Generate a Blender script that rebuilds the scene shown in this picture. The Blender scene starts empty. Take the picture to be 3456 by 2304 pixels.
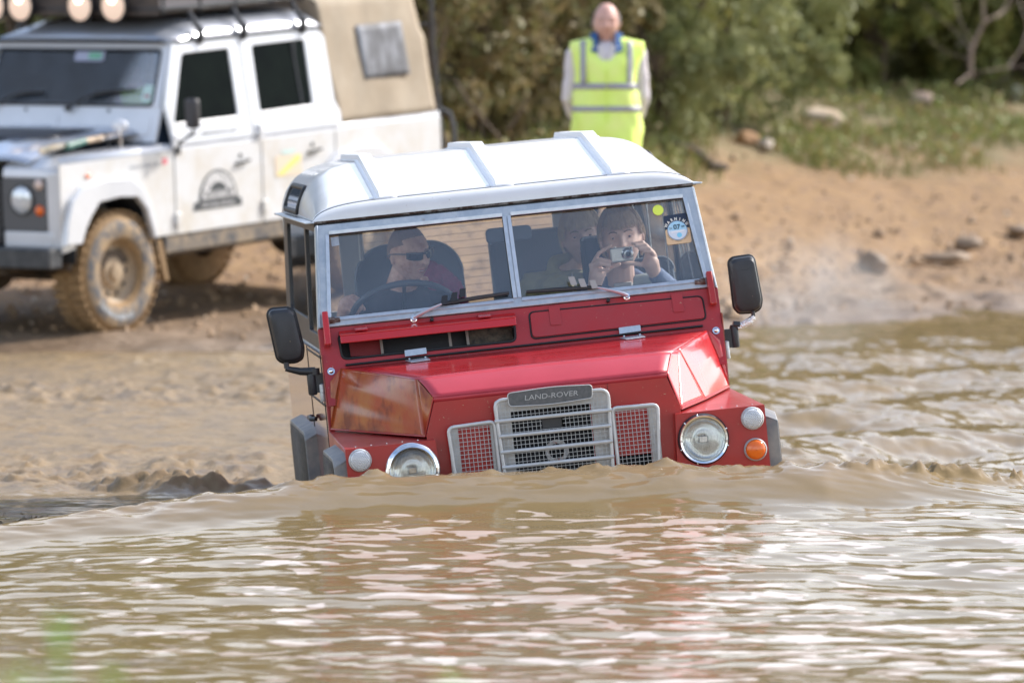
import bpy, math, random
import numpy as np
from mathutils import Vector, Matrix, Euler
random.seed(7); rng = np.random.default_rng(7)
PI = math.pi; RAD = math.radians
sc = bpy.context.scene
COL = sc.collection

# ------------------------------------------------------------------ camera
cam_d = bpy.data.cameras.new('camera'); cam = bpy.data.objects.new('camera', cam_d); COL.objects.link(cam)
cam.location = (0, 0, 1.6); cam.rotation_euler = (RAD(90 - 2.417), 0, 0)
cam_d.sensor_width = 36; cam_d.lens = 197.9; cam_d.clip_start = .5; cam_d.clip_end = 3000
cam_d.dof.use_dof = True; cam_d.dof.focus_distance = 20.4; cam_d.dof.aperture_fstop = 3.9
sc.camera = cam
# ------------------------------------------------------------------ sky, sun, exposure
SUN_EL, SUN_AZ = 40, 32          # azimuth measured from +X towards +Y
w = bpy.data.worlds.new('World'); sc.world = w; w.use_nodes = True
nt = w.node_tree; bg = nt.nodes['Background']
sky = nt.nodes.new('ShaderNodeTexSky'); sky.sky_type = 'NISHITA'; sky.sun_disc = False
sky.sun_elevation = RAD(SUN_EL); sky.sun_rotation = RAD(90 - SUN_AZ)
sky.dust_density = 1.6; sky.air_density = 1.0; sky.ozone_density = 1.0; sky.altitude = 50
# thin high cloud over the blue
tc = nt.nodes.new('ShaderNodeTexCoord'); mp = nt.nodes.new('ShaderNodeMapping'); mp.inputs['Scale'].default_value = (1, 1, 3.2)
nz = nt.nodes.new('ShaderNodeTexNoise'); nz.inputs['Scale'].default_value = 2.2; nz.inputs['Detail'].default_value = 7; nz.inputs['Roughness'].default_value = .6
cr = nt.nodes.new('ShaderNodeMapRange'); cr.inputs['From Min'].default_value = .42; cr.inputs['From Max'].default_value = .66; cr.inputs['To Max'].default_value = .85
mx = nt.nodes.new('ShaderNodeMix'); mx.data_type = 'RGBA'; mx.inputs[7].default_value = (10.5, 10.3, 10.2, 1)
nt.links.new(tc.outputs['Generated'], mp.inputs['Vector']); nt.links.new(mp.outputs[0], nz.inputs['Vector'])
nt.links.new(nz.outputs['Fac'], cr.inputs['Value'])
sx_ = nt.nodes.new('ShaderNodeSeparateXYZ'); nt.links.new(tc.outputs['Generated'], sx_.inputs[0])
hz = nt.nodes.new('ShaderNodeMapRange'); hz.inputs['From Min'].default_value = .50; hz.inputs['From Max'].default_value = .22; hz.inputs['To Min'].default_value = .12; nt.links.new(sx_.outputs['Z'], hz.inputs['Value'])
mm_ = nt.nodes.new('ShaderNodeMath'); mm_.operation = 'MULTIPLY'; nt.links.new(cr.outputs[0], mm_.inputs[0]); nt.links.new(hz.outputs[0], mm_.inputs[1]); nt.links.new(mm_.outputs[0], mx.inputs[0])
nt.links.new(sky.outputs[0], mx.inputs[6]); nt.links.new(mx.outputs[2], bg.inputs['Color'])
bg.inputs['Strength'].default_value = .15
sl = bpy.data.lights.new('sun', 'SUN'); sl.energy = 3.1; sl.angle = RAD(.6); sl.color = (1, .95, .89)
so = bpy.data.objects.new('sun', sl); COL.objects.link(so)
sv = Vector((math.cos(RAD(SUN_EL)) * math.cos(RAD(SUN_AZ)), math.cos(RAD(SUN_EL)) * math.sin(RAD(SUN_AZ)), math.sin(RAD(SUN_EL))))
so.rotation_euler = sv.to_track_quat('Z', 'Y').to_euler()
sc.view_settings.view_transform = 'Standard'; sc.view_settings.look = 'None'
sc.view_settings.exposure = .95; sc.view_settings.gamma = 1
sc.cycles.max_bounces = 8; sc.cycles.transparent_max_bounces = 16

# ------------------------------------------------------------------ materials
def mat(name, c, rough=.5, metal=0, c2=None, s=8, lo=.35, hi=.7, bump=0, bs=60, coat=0, spec=.5, trans=0, emit=0,
        det=5, c3=None, s3=40, lo3=.6, hi3=.66, scale=(1, 1, 1), rough2=None, ior=None):
    m = bpy.data.materials.new(name); m.use_nodes = True; t = m.node_tree; b = t.nodes['Principled BSDF']
    b.inputs['Base Color'].default_value = (*c, 1); b.inputs['Roughness'].default_value = rough
    b.inputs['Metallic'].default_value = metal; b.inputs['Specular IOR Level'].default_value = spec
    b.inputs['Coat Weight'].default_value = coat; b.inputs['Coat Roughness'].default_value = .08
    if trans: b.inputs['Transmission Weight'].default_value = trans
    if ior: b.inputs['IOR'].default_value = ior
    if emit: b.inputs['Emission Color'].default_value = (*c, 1); b.inputs['Emission Strength'].default_value = emit
    g = t.nodes.new('ShaderNodeTexCoord'); mpp = t.nodes.new('ShaderNodeMapping'); mpp.inputs['Scale'].default_value = scale
    t.links.new(g.outputs['Object'], mpp.inputs[0]); src = None
    def layer(prev, col, sc_, l, h, d):
        n = t.nodes.new('ShaderNodeTexNoise'); n.inputs['Scale'].default_value = sc_; n.inputs['Detail'].default_value = d
        n.inputs['Roughness'].default_value = .62
        r = t.nodes.new('ShaderNodeMapRange'); r.inputs['From Min'].default_value = l; r.inputs['From Max'].default_value = h
        x = t.nodes.new('ShaderNodeMix'); x.data_type = 'RGBA'; x.inputs[7].default_value = (*col, 1)
        t.links.new(mpp.outputs[0], n.inputs['Vector']); t.links.new(n.outputs['Fac'], r.inputs['Value']); t.links.new(r.outputs[0], x.inputs[0])
        if prev is None: x.inputs[6].default_value = (*c, 1)
        else: t.links.new(prev, x.inputs[6])
        return x.outputs[2], r.outputs[0]
    if c2 is not None:
        src, fac = layer(None, c2, s, lo, hi, det)
        if rough2 is not None:
            q = t.nodes.new('ShaderNodeMapRange'); q.inputs['To Min'].default_value = rough; q.inputs['To Max'].default_value = rough2
            t.links.new(fac, q.inputs['Value']); t.links.new(q.outputs[0], b.inputs['Roughness'])
    if c3 is not None: src, _ = layer(src, c3, s3, lo3, hi3, 3)
    if src is not None: t.links.new(src, b.inputs['Base Color'])
    if bump:
        n = t.nodes.new('ShaderNodeTexNoise'); n.inputs['Scale'].default_value = bs; n.inputs['Detail'].default_value = 5
        u = t.nodes.new('ShaderNodeBump'); u.inputs['Strength'].default_value = bump; u.inputs['Distance'].default_value = .01
        t.links.new(mpp.outputs[0], n.inputs['Vector']); t.links.new(n.outputs['Fac'], u.inputs['Height']); t.links.new(u.outputs[0], b.inputs['Normal'])
    return m
def glass(name, tint=(1, 1, 1), dirt=.05, dirtc=(.5, .5, .5), rough=.0, gain=1.0):
    """thin pane: clear through, mirror by Fresnel, a film of dust"""
    m = bpy.data.materials.new(name); m.use_nodes = True; t = m.node_tree; t.nodes.clear()
    o = t.nodes.new('ShaderNodeOutputMaterial'); tr = t.nodes.new('ShaderNodeBsdfTransparent'); tr.inputs[0].default_value = (*tint, 1)
    gl = t.nodes.new('ShaderNodeBsdfGlossy'); gl.inputs['Roughness'].default_value = rough
    fr = t.nodes.new('ShaderNodeFresnel'); fr.inputs[0].default_value = 1.5
    ml = t.nodes.new('ShaderNodeMath'); ml.operation = 'MULTIPLY'; ml.inputs[1].default_value = gain; ml.use_clamp = True
    m1 = t.nodes.new('ShaderNodeMixShader'); m2 = t.nodes.new('ShaderNodeMixShader'); df = t.nodes.new('ShaderNodeBsdfDiffuse'); df.inputs[0].default_value = (*dirtc, 1)
    g = t.nodes.new('ShaderNodeTexCoord'); n = t.nodes.new('ShaderNodeTexNoise'); n.inputs['Scale'].default_value = 9; n.inputs['Detail'].default_value = 6
    r = t.nodes.new('ShaderNodeMapRange'); r.inputs['From Min'].default_value = .3; r.inputs['From Max'].default_value = .75
    r.inputs['To Min'].default_value = dirt * .4; r.inputs['To Max'].default_value = dirt * 1.7
    t.links.new(g.outputs['Object'], n.inputs['Vector']); t.links.new(n.outputs['Fac'], r.inputs['Value'])
    t.links.new(fr.outputs[0], ml.inputs[0]); t.links.new(ml.outputs[0], m1.inputs[0]); t.links.new(tr.outputs[0], m1.inputs[1]); t.links.new(gl.outputs[0], m1.inputs[2])
    t.links.new(r.outputs[0], m2.inputs[0]); t.links.new(m1.outputs[0], m2.inputs[1]); t.links.new(df.outputs[0], m2.inputs[2]); t.links.new(m2.outputs[0], o.inputs[0])
    return m
RED = mat('red_paint', (.42, .012, .010), .32, c2=(.35, .024, .02), s=5, coat=.2, rough2=.42, c3=(.42, .29, .18), s3=110, lo3=.685, hi3=.72, bump=.02, bs=30)
REDF = mat('faded_red_paint', (.41, .014, .016), .42, c2=(.36, .028, .030), s=6, coat=.2, c3=(.42, .25, .16), s3=95, lo3=.69, hi3=.73)
REDB = mat('bright_red_paint', (.55, .012, .014), .25, c2=(.46, .012, .016), s=5, coat=.5)
SIDE = mat('brown_mottled_red_side', (.36, .05, .04), .14, c2=(.30, .12, .07), s=6, scale=(3, 3, .7), coat=.8)  # red mottled with brown under a glossy coat
WHT = mat('white_roof_paint', (.74, .735, .73), .28, c2=(.64, .625, .605), s=3.5, lo=.45, hi=.75, coat=.4, c3=(.45, .38, .3), s3=70, lo3=.70, hi3=.74, bump=.03, bs=6)
RIB = mat('rib_paint', (.80, .80, .82), .35)
GALV = mat('galvanised_steel', (.40, .44, .48), .42, .75, c2=(.55, .58, .60), s=22, bump=.05, bs=80, c3=(.24, .15, .09), s3=9, lo3=.66, hi3=.76, rough2=.55)
GALVL = mat('bright_galvanised_trim', (.58, .62, .66), .35, .6, c2=(.45, .5, .54), s=30)
RUST = mat('rusty_drip_rail', (.10, .055, .04), .7, .2, c2=(.36, .33, .31), s=30, lo=.45, hi=.6)
BLK = mat('black_plastic', (.022, .023, .026), .42, c2=(.035, .036, .04), s=12, c3=(.5, .36, .2), s3=70, lo3=.74, hi3=.77)
RUB = mat('black_rubber', (.014, .014, .015), .55)
DARK = mat('dark_interior', (.012, .014, .018), .8)
CHR = mat('chrome', (.86, .86, .87), .06, 1)
ALU = mat('grille_silver_plastic', (.60, .61, .62), .38, .25, c2=(.52, .51, .48), s=25)
GREYP = mat('pale_grey_plate', (.55, .54, .52), .5, c2=(.44, .42, .38), s=30)
FLR = mat('grey_flare_rubber', (.16, .17, .18), .5, c2=(.30, .28, .25), s=14, bump=.05, bs=90)
FLRD = mat('muddy_flare_side', (.05, .045, .04), .8, c2=(.15, .12, .085), s=45, bump=.4, bs=120)
LENS = mat('clear_lens', (.78, .80, .82), .12, .0, spec=.8, c2=(.62, .64, .66), s=40)
ORG = mat('orange_lens', (.85, .17, .01), .15, spec=.7, c2=(.75, .12, .01), s=30)
REFL = mat('lamp_reflector', (.82, .82, .80), .12, 1, bump=.05, bs=30)
FOIL = mat('crinkled_silver_foil', (.82, .82, .82), .25, 1, bump=1, bs=150)
SKIN = mat('skin', (.84, .56, .45), .5, c2=(.44, .20, .14), s=18, bump=.03, bs=200)
SKIN2 = mat('pale_young_skin', (.84, .60, .50), .48, c2=(.74, .46, .35), s=16)
LIP = mat('lips', (.46, .19, .15), .5)
BROWN = mat('eyebrow_hair', (.12, .07, .04), .8)
EYEW = mat('eye_white', (.7, .68, .66), .2)
IRIS = mat('eye_iris', (.05, .06, .08), .15)
HAIRB = mat('light_brown_hair', (.42, .29, .18), .5, c2=(.56, .42, .27), s=60, scale=(1, 1, .2))
BLOND = mat('blond_hair', (.80, .66, .44), .45, c2=(.62, .48, .30), s=60, scale=(1, 1, .2))
GREYH = mat('grey_hair', (.38, .36, .35), .7, c2=(.24, .22, .21), s=80)
WINDSCR = glass('windscreen_glass', (.98, .99, .99), .03, (.45, .50, .58), gain=2.3)
SIDEGL = glass('side_glass', (.97, .98, .98), .03)

# ------------------------------------------------------------------ mesh building
class MB:
    def __init__(s): s.v = []; s.f = []
    def add(s, v, f, M=None):
        o = len(s.v)
        for p in v: s.v.append(tuple(M @ Vector(p)) if M is not None else tuple(p))
        s.f += [tuple(i + o for i in q) for q in f]; return s
    def box(s, x0, x1, y0, y1, z0, z1, M=None):
        return s.add([(x0, y0, z0), (x1, y0, z0), (x1, y1, z0), (x0, y1, z0), (x0, y0, z1), (x1, y0, z1), (x1, y1, z1), (x0, y1, z1)],
                     [(0, 3, 2, 1), (4, 5, 6, 7), (0, 1, 5, 4), (1, 2, 6, 5), (2, 3, 7, 6), (3, 0, 4, 7)], M)
    def hexa(s, a, b): # two quads (4 pts each) bridged
        return s.add(list(a) + list(b), [(3, 2, 1, 0), (4, 5, 6, 7), (0, 1, 5, 4), (1, 2, 6, 5), (2, 3, 7, 6), (3, 0, 4, 7)])
    def prism(s, poly, d):
        n = len(poly); d = Vector(d); q = [Vector(p) for p in poly]
        return s.add(q + [p + d for p in q], [tuple(reversed(range(n))), tuple(range(n, 2 * n))] + [(i, (i + 1) % n, n + (i + 1) % n, n + i) for i in range(n)])
    def tube(s, pts, r, n=10, closed=False, flat=1.0, up=None):
        P = [Vector(p) for p in pts]; k = len(P); R = r if isinstance(r, (list, tuple)) else [r] * k
        vs = []; fs = []; prev = None
        for i in range(k):
            if closed: t = (P[(i + 1) % k] - P[i - 1])
            else: t = P[min(i + 1, k - 1)] - P[max(i - 1, 0)]
            t = t.normalized() if t.length > 1e-9 else Vector((0, 0, 1))
            if prev is None:
                a = Vector(up) if up else (Vector((0, 0, 1)) if abs(t.z) < .9 else Vector((1, 0, 0)))
            else: a = prev
            a = (a - t * a.dot(t)); a = a.normalized() if a.length > 1e-6 else t.orthogonal().normalized(); prev = a; b = t.cross(a)
            for j in range(n):
                th = 2 * PI * j / n; vs.append(P[i] + a * (R[i] * flat * math.cos(th)) + b * (R[i] * math.sin(th)))
        for i in range(k if closed else k - 1):
            for j in range(n):
                i2 = (i + 1) % k; fs.append((i * n + j, i * n + (j + 1) % n, i2 * n + (j + 1) % n, i2 * n + j))
        if not closed: fs += [tuple(reversed(range(n))), tuple((k - 1) * n + j for j in range(n))]
        return s.add(vs, fs)
    def lathe(s, prof, o=(0, 0, 0), ax=(0, -1, 0), n=32, a0=0, a1=2 * PI):
        ax = Vector(ax).normalized(); u = ax.orthogonal().normalized(); v = ax.cross(u); o = Vector(o); vs = []; fs = []; k = len(prof)
        full = abs(a1 - a0 - 2 * PI) < 1e-6; m = n if full else n + 1
        for j in range(m):
            th = a0 + (a1 - a0) * j / n; d = u * math.cos(th) + v * math.sin(th)
            for (r, h) in prof: vs.append(o + d * r + ax * h)
        for j in range(n):
            j2 = (j + 1) % m
            for i in range(k - 1): fs.append((j * k + i, j2 * k + i, j2 * k + i + 1, j * k + i + 1))
        return s.add(vs, fs)
    def ball(s, c, r, nu=20, nv=12, M=None):
        r = r if isinstance(r, (tuple, list)) else (r, r, r); vs = [(c[0], c[1], c[2] - r[2])]; fs = []
        for i in range(1, nv):
            ph = -PI / 2 + PI * i / nv
            for j in range(nu):
                th = 2 * PI * j / nu; vs.append((c[0] + r[0] * math.cos(ph) * math.cos(th), c[1] + r[1] * math.cos(ph) * math.sin(th), c[2] + r[2] * math.sin(ph)))
        vs.append((c[0], c[1], c[2] + r[2])); N = len(vs) - 1
        for j in range(nu): fs.append((0, 1 + (j + 1) % nu, 1 + j)); fs.append((N, N - nu + j, N - nu + (j + 1) % nu))
        for i in range(nv - 2):
            for j in range(nu): a = 1 + i * nu + j; b = 1 + i * nu + (j + 1) % nu; fs.append((a, b, b + nu, a + nu))
        return s.add(vs, fs, M)
    def cap(s, a, b, ra, rb, n=14):     # tapered capsule
        a = Vector(a); b = Vector(b); d = b - a; L = d.length; t = d.normalized() if L > 1e-9 else Vector((0, 0, 1)); pts = []; rs = []
        for k in range(5): th = PI / 2 * (1 - k / 4); pts.append(a - t * (ra * math.sin(th))); rs.append(max(ra * math.cos(th), 1e-4))
        for k in range(5): th = PI / 2 * k / 4; pts.append(b + t * (rb * math.sin(th))); rs.append(max(rb * math.cos(th), 1e-4))
        # widen the frame: tube() copes with the almost coincident ends
        u = t.orthogonal().normalized(); v = t.cross(u); vs = []; fs = []
        for p, r in zip(pts, rs):
            for j in range(n): th = 2 * PI * j / n; vs.append(p + u * (r * math.cos(th)) + v * (r * math.sin(th)))
        for i in range(len(pts) - 1):
            for j in range(n): fs.append((i * n + j, i * n + (j + 1) % n, (i + 1) * n + (j + 1) % n, (i + 1) * n + j))
        fs += [tuple(reversed(range(n))), tuple((len(pts) - 1) * n + j for j in range(n))]
        return s.add(vs, fs)
    def chain(s, pts, rs, n=14):
        for i in range(len(pts) - 1): s.cap(pts[i], pts[i + 1], rs[i], rs[i + 1], n)
        return s
    def grid(s, fn, nu, nv, wrap=False):
        vs = []; fs = []; m = nu if wrap else nu + 1
        for i in range(m):
            for j in range(nv + 1): vs.append(fn(i / nu, j / nv))
        for i in range(nu):
            i2 = (i + 1) % m
            for j in range(nv): fs.append((i * (nv + 1) + j, i2 * (nv + 1) + j, i2 * (nv + 1) + j + 1, i * (nv + 1) + j + 1))
        return s.add(vs, fs)
def finish(me, ang=35):
    me.update()
    if len(me.polygons):
        me.polygons.foreach_set('use_smooth', [True] * len(me.polygons))
        try: me.set_sharp_from_angle(angle=RAD(ang))
        except Exception: pass
def link(name, me, m, parent=None, **k):
    o = bpy.data.objects.new(name, me); COL.objects.link(o)
    if m is not None and len(me.materials) == 0: me.materials.append(m)
    if parent is not None: o.parent = parent
    for a, b in k.items(): o[a] = b
    return o
class Thing:
    """an Empty at the thing's base; parts are given in the thing's own survey frame, whose point `o` is the base"""
    def __init__(s, name, label, cat, loc=(0, 0, 0), R=None, o=(0, 0, 0), group=None):
        s.o = Vector(o); R = R or Matrix.Identity(3)
        e = bpy.data.objects.new(name, None); COL.objects.link(e); s.root = e; e.empty_display_size = .2
        p = Vector(loc) + R @ s.o
        e.matrix_world = Matrix.Translation(p) @ R.to_4x4()
        e['label'] = label; e['category'] = cat
        if group: e['group'] = group
    def part(s, mb, name, m, parent=None, bev=0, sol=0, sub=0, ang=35, seg=2, off=-1, label=None):
        me = bpy.data.meshes.new(name); o = s.o
        me.from_pydata([(p[0] - o.x, p[1] - o.y, p[2] - o.z) for p in mb.v], [], mb.f); me.validate()
        finish(me, ang); ob = link(name, me, m, parent or s.root)
        if sol: k = ob.modifiers.new('s', 'SOLIDIFY'); k.thickness = sol; k.offset = off
        if bev: k = ob.modifiers.new('b', 'BEVEL'); k.width = bev; k.segments = seg; k.limit_method = 'ANGLE'; k.angle_limit = RAD(40)
        if sub: k = ob.modifiers.new('u', 'SUBSURF'); k.levels = sub; k.render_levels = sub
        if label: ob['label'] = label
        return ob
    def blob(s, mb, name, m, vox=.005, it=4, parent=None, disp=0, dscale=.05):
        ob = s.part(mb, name, m, parent, ang=180)
        k = ob.modifiers.new('r', 'REMESH'); k.mode = 'VOXEL'; k.voxel_size = vox; k.use_smooth_shade = True
        k = ob.modifiers.new('m', 'SMOOTH'); k.iterations = it; k.factor = .5
        if disp:
            t = bpy.data.textures.new('folds', 'CLOUDS'); t.noise_scale = dscale
            k = ob.modifiers.new('d', 'DISPLACE'); k.texture = t; k.strength = disp; k.mid_level = .5
        return ob
    def plate(s, name, m, outer, holes=(), O=(0, 0, 0), U=(1, 0, 0), V=(0, 0, 1), t=.004, parent=None, bev=.0, label=None):
        """flat sheet with holes: (u,v) outline in the plane O,U,V; thickness t centred on the plane"""
        cu = bpy.data.curves.new(name, 'CURVE'); cu.dimensions = '2D'; cu.fill_mode = 'BOTH'; cu.extrude = max(t / 2 - bev, 1e-5); cu.bevel_depth = bev; cu.bevel_resolution = 1
        cu.offset = -bev
        for poly in [outer] + list(holes):
            sp = cu.splines.new('POLY'); sp.points.add(len(poly) - 1)
            for i, p in enumerate(poly): sp.points[i].co = (p[0], p[1], 0, 1)
            sp.use_cyclic_u = True
        tmp = bpy.data.objects.new('tmp', cu); COL.objects.link(tmp); dg = bpy.context.evaluated_depsgraph_get()
        me = bpy.data.meshes.new_from_object(tmp.evaluated_get(dg)); bpy.data.objects.remove(tmp); bpy.data.curves.remove(cu)
        me.name = name; s._place(me, O, U, V); finish(me, 30); me.materials.clear()
        ob = link(name, me, m, parent or s.root)
        if label: ob['label'] = label
        return ob
    def _place(s, me, O, U, V):
        U = Vector(U).normalized(); V = Vector(V).normalized(); N = U.cross(V); O = Vector(O) - s.o
        co = np.empty(len(me.vertices) * 3); me.vertices.foreach_get('co', co); co = co.reshape(-1, 3)
        out = np.array(O) + co[:, :1] * np.array(U) + co[:, 1:2] * np.array(V) + co[:, 2:] * np.array(N)
        me.vertices.foreach_set('co', out.ravel()); me.update()
    def text(s, name, body, size, m, O, U, V, parent=None, ext=.0012, arc=None, sx=1, shear=0, bold=0):
        """lettering; arc=(cx,cy,r,a0,a1) lays single characters on a circle in the (U,V) plane"""
        me_all = []
        def one(ch, sz):
            cu = bpy.data.curves.new('t', 'FONT'); cu.body = ch; cu.size = sz; cu.extrude = ext; cu.align_x = 'CENTER'; cu.align_y = 'CENTER'; cu.shear = shear; cu.offset = bold
            cu.resolution_u = 3
            t_ = bpy.data.objects.new('t', cu); COL.objects.link(t_); dg = bpy.context.evaluated_depsgraph_get(); me = bpy.data.meshes.new_from_object(t_.evaluated_get(dg))
            bpy.data.objects.remove(t_); bpy.data.curves.remove(cu); return me
        if arc is None:
            me = one(body, size)
            if sx != 1:
                for v in me.vertices: v.co.x *= sx
        else:
            cx, cy, r, a0, a1 = arc; V_ = []; F_ = []
            for i, ch in enumerate(body):
                if ch == ' ': continue
                a = RAD(a0 + (a1 - a0) * (i / (len(body) - 1))); m1 = one(ch, size); rot = a - PI / 2 if a0 > a1 else a + PI / 2; o = len(V_)
                for v in m1.vertices:
                    x, y = v.co.x * sx, v.co.y; V_.append((cx + r * math.cos(a) + x * math.cos(rot) - y * math.sin(rot), cy + r * math.sin(a) + x * math.sin(rot) + y * math.cos(rot), v.co.z))
                F_ += [tuple(q + o for q in p.vertices) for p in m1.polygons]; bpy.data.meshes.remove(m1)
            me = bpy.data.meshes.new(name); me.from_pydata(V_, [], F_)
        me.name = name; s._place(me, O, U, V); me.materials.clear(); me.update()
        return link(name, me, m, parent or s.root)
def rr(x0, y0, x1, y1, r, n=5):
    r = r if isinstance(r, (list, tuple)) else [r] * 4; out = []
    for (cx, cy, a), q in zip([(x1, y1, 0), (x0, y1, 90), (x0, y0, 180), (x1, y0, 270)], r):
        sx = -1 if cx == x1 else 1; sy = -1 if cy == y1 else 1
        for k in range(n + 1): t = RAD(a + 90 * k / n); out.append((cx + sx * q + q * math.cos(t), cy + sy * q + q * math.sin(t)))
    return out
def rpoly(P, r, n=5):
    out = []; k = len(P)
    for i in range(k):
        a, b, c = Vector(P[i - 1]), Vector(P[i]), Vector(P[(i + 1) % k]); q = r[i] if isinstance(r, (list, tuple)) else r
        p0 = b + (a - b).normalized() * q; p1 = b + (c - b).normalized() * q
        for j in range(n + 1): t = j / n; out.append(tuple((p0 * (1 - t) ** 2 + b * 2 * t * (1 - t) + p1 * t * t)))
    return out
def circ(cx, cy, r, n=32): return [(cx + r * math.cos(2 * PI * i / n), cy + r * math.sin(2 * PI * i / n)) for i in range(n)]
def lerp(a, b, t): return tuple(x + (y - x) * t for x, y in zip(a, b))
def sstep(a, b, x): t = np.clip((x - a) / (b - a), 0, 1); return t * t * (3 - 2 * t)
# value noise
_T = rng.random((512, 512))
def vn(x, y):
    xi = np.floor(x).astype(int); yi = np.floor(y).astype(int); fx = x - xi; fy = y - yi; fx = fx * fx * (3 - 2 * fx); fy = fy * fy * (3 - 2 * fy)
    a = _T[xi % 512, yi % 512]; b = _T[(xi + 1) % 512, yi % 512]; c = _T[xi % 512, (yi + 1) % 512]; d = _T[(xi + 1) % 512, (yi + 1) % 512]
    return (a * (1 - fx) + b * fx) * (1 - fy) + (c * (1 - fx) + d * fx) * fy
def fbm(x, y, o=4, g=.5):
    s = 0; a = 1; t = 0
    for i in range(o): s = s + a * (vn(x * 2 ** i + 17.3 * i, y * 2 ** i + 9.1 * i) - .5); t += a; a *= g
    return s / t * 2
# ================================================================== ground and water
_SX = [-12, -3, -1.2, 0, .7, 2.0, 3.6, 9]; _SY = [35.0, 36.2, 36.6, 36.9, 37.0, 40.3, 43.3, 48]
def shore(x): return np.interp(x, _SX, _SY)
def ground_h(x, y):
    d = y - shore(x)
    base = np.where(d < 0, d * .11, np.where(d < 3, d * .052, np.where(d < 8.5, .156 + (d - 3) * .10, .706 + (d - 8.5) * .122)))
    wl = sstep(.2, -1.2, x)          # the flatter ramp under the white car
    ramp = np.where(d < 0, d * .09, np.where(d < 4.5, .02 + d * .068, .326 + (d - 4.5) * .16))
    base = base * (1 - wl) + ramp * wl
    base = np.where(y > 62, base + (y - 62) * .02, base)
    base = np.maximum(base, -.65)
    base = base + .40 * np.exp(-((x - .64) / .8) ** 2 - ((y - 38) / .9) ** 2)
    near = .78 - .17 * np.maximum(y - 3.0, 0) + .05 * fbm(x * 1.3, y * 1.3)      # bank under the photographer
    base = np.where(y < 14, np.maximum(base, np.maximum(near, -.65)), base)
    return np.minimum(base, 9)
def ground_mesh():
    xs = np.concatenate([np.linspace(-200, -10, 20)[:-1], np.linspace(-10, -6, 24)[:-1], np.linspace(-6, 6, 240), np.linspace(6, 12, 30)[1:], np.linspace(12, 200, 20)[1:]])
    ys = np.concatenate([np.linspace(-60, 0, 10)[:-1], np.linspace(0, 15, 50)[:-1], np.linspace(15, 34, 20)[:-1], np.linspace(34, 62, 420), np.linspace(62, 90, 40)[1:], np.linspace(90, 900, 25)[1:]])
    X, Y = np.meshgrid(xs, ys, indexing='ij'); Z = ground_h(X, Y); D = Y - shore(X)
    wt = sstep(34.5, 36, Y) * (1 - sstep(60, 66, Y))
    r = (fbm(X * 1.1 + 3, Y * .8, 5, .55) * .050 + fbm(X * 4.3, Y * 2.2, 3) * .020) * (1 - .6 * sstep(2.5, 5, D) * (1 - sstep(8, 10, D)))
    clod = np.maximum(fbm(X * 2.6 + 40, Y * 1.5 + 7, 4, .6) - .12, 0) * .30 * sstep(.2, 1.6, X) * sstep(-1, .6, D) * (1 - sstep(3.5, 7, D)) * .5
    rut = -.05 * np.exp(-((X + 2.3 - (Y - 37) * .55) / .25) ** 2) * sstep(-.5, .5, D)
    Z = Z + wt * (r + rut) + wt * clod
    # keep the soil level under the wheels
    for (a, b, zz) in [(-2.63, 37.17, .095), (-3.94, 38.08, .11), (-1.04, 39.46, .29), (-2.35, 40.37, .31)]:
        k = np.exp(-(((X - a) ** 2 + (Y - b) ** 2) / .5 ** 2)); Z = Z * (1 - k) + (zz + .012) * k
    n, m = X.shape; v = np.stack([X, Y, Z], -1).reshape(-1, 3)
    i = np.arange(n - 1)[:, None] * m + np.arange(m - 1)[None]; f = np.stack([i, i + m, i + m + 1, i + 1], -1).reshape(-1, 4)
    me = bpy.data.meshes.new('ground'); me.vertices.add(len(v)); me.vertices.foreach_set('co', v.ravel())
    me.loops.add(len(f) * 4); me.loops.foreach_set('vertex_index', f.ravel()); me.polygons.add(len(f)); me.polygons.foreach_set('loop_start', np.arange(0, len(f) * 4, 4)); me.update(calc_edges=True)
    me.polygons.foreach_set('use_smooth', [True] * len(f))
    a = me.attributes.new('soil', 'FLOAT', 'POINT'); a.data.foreach_set('value', D.ravel().astype(np.float32))
    return me
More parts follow.
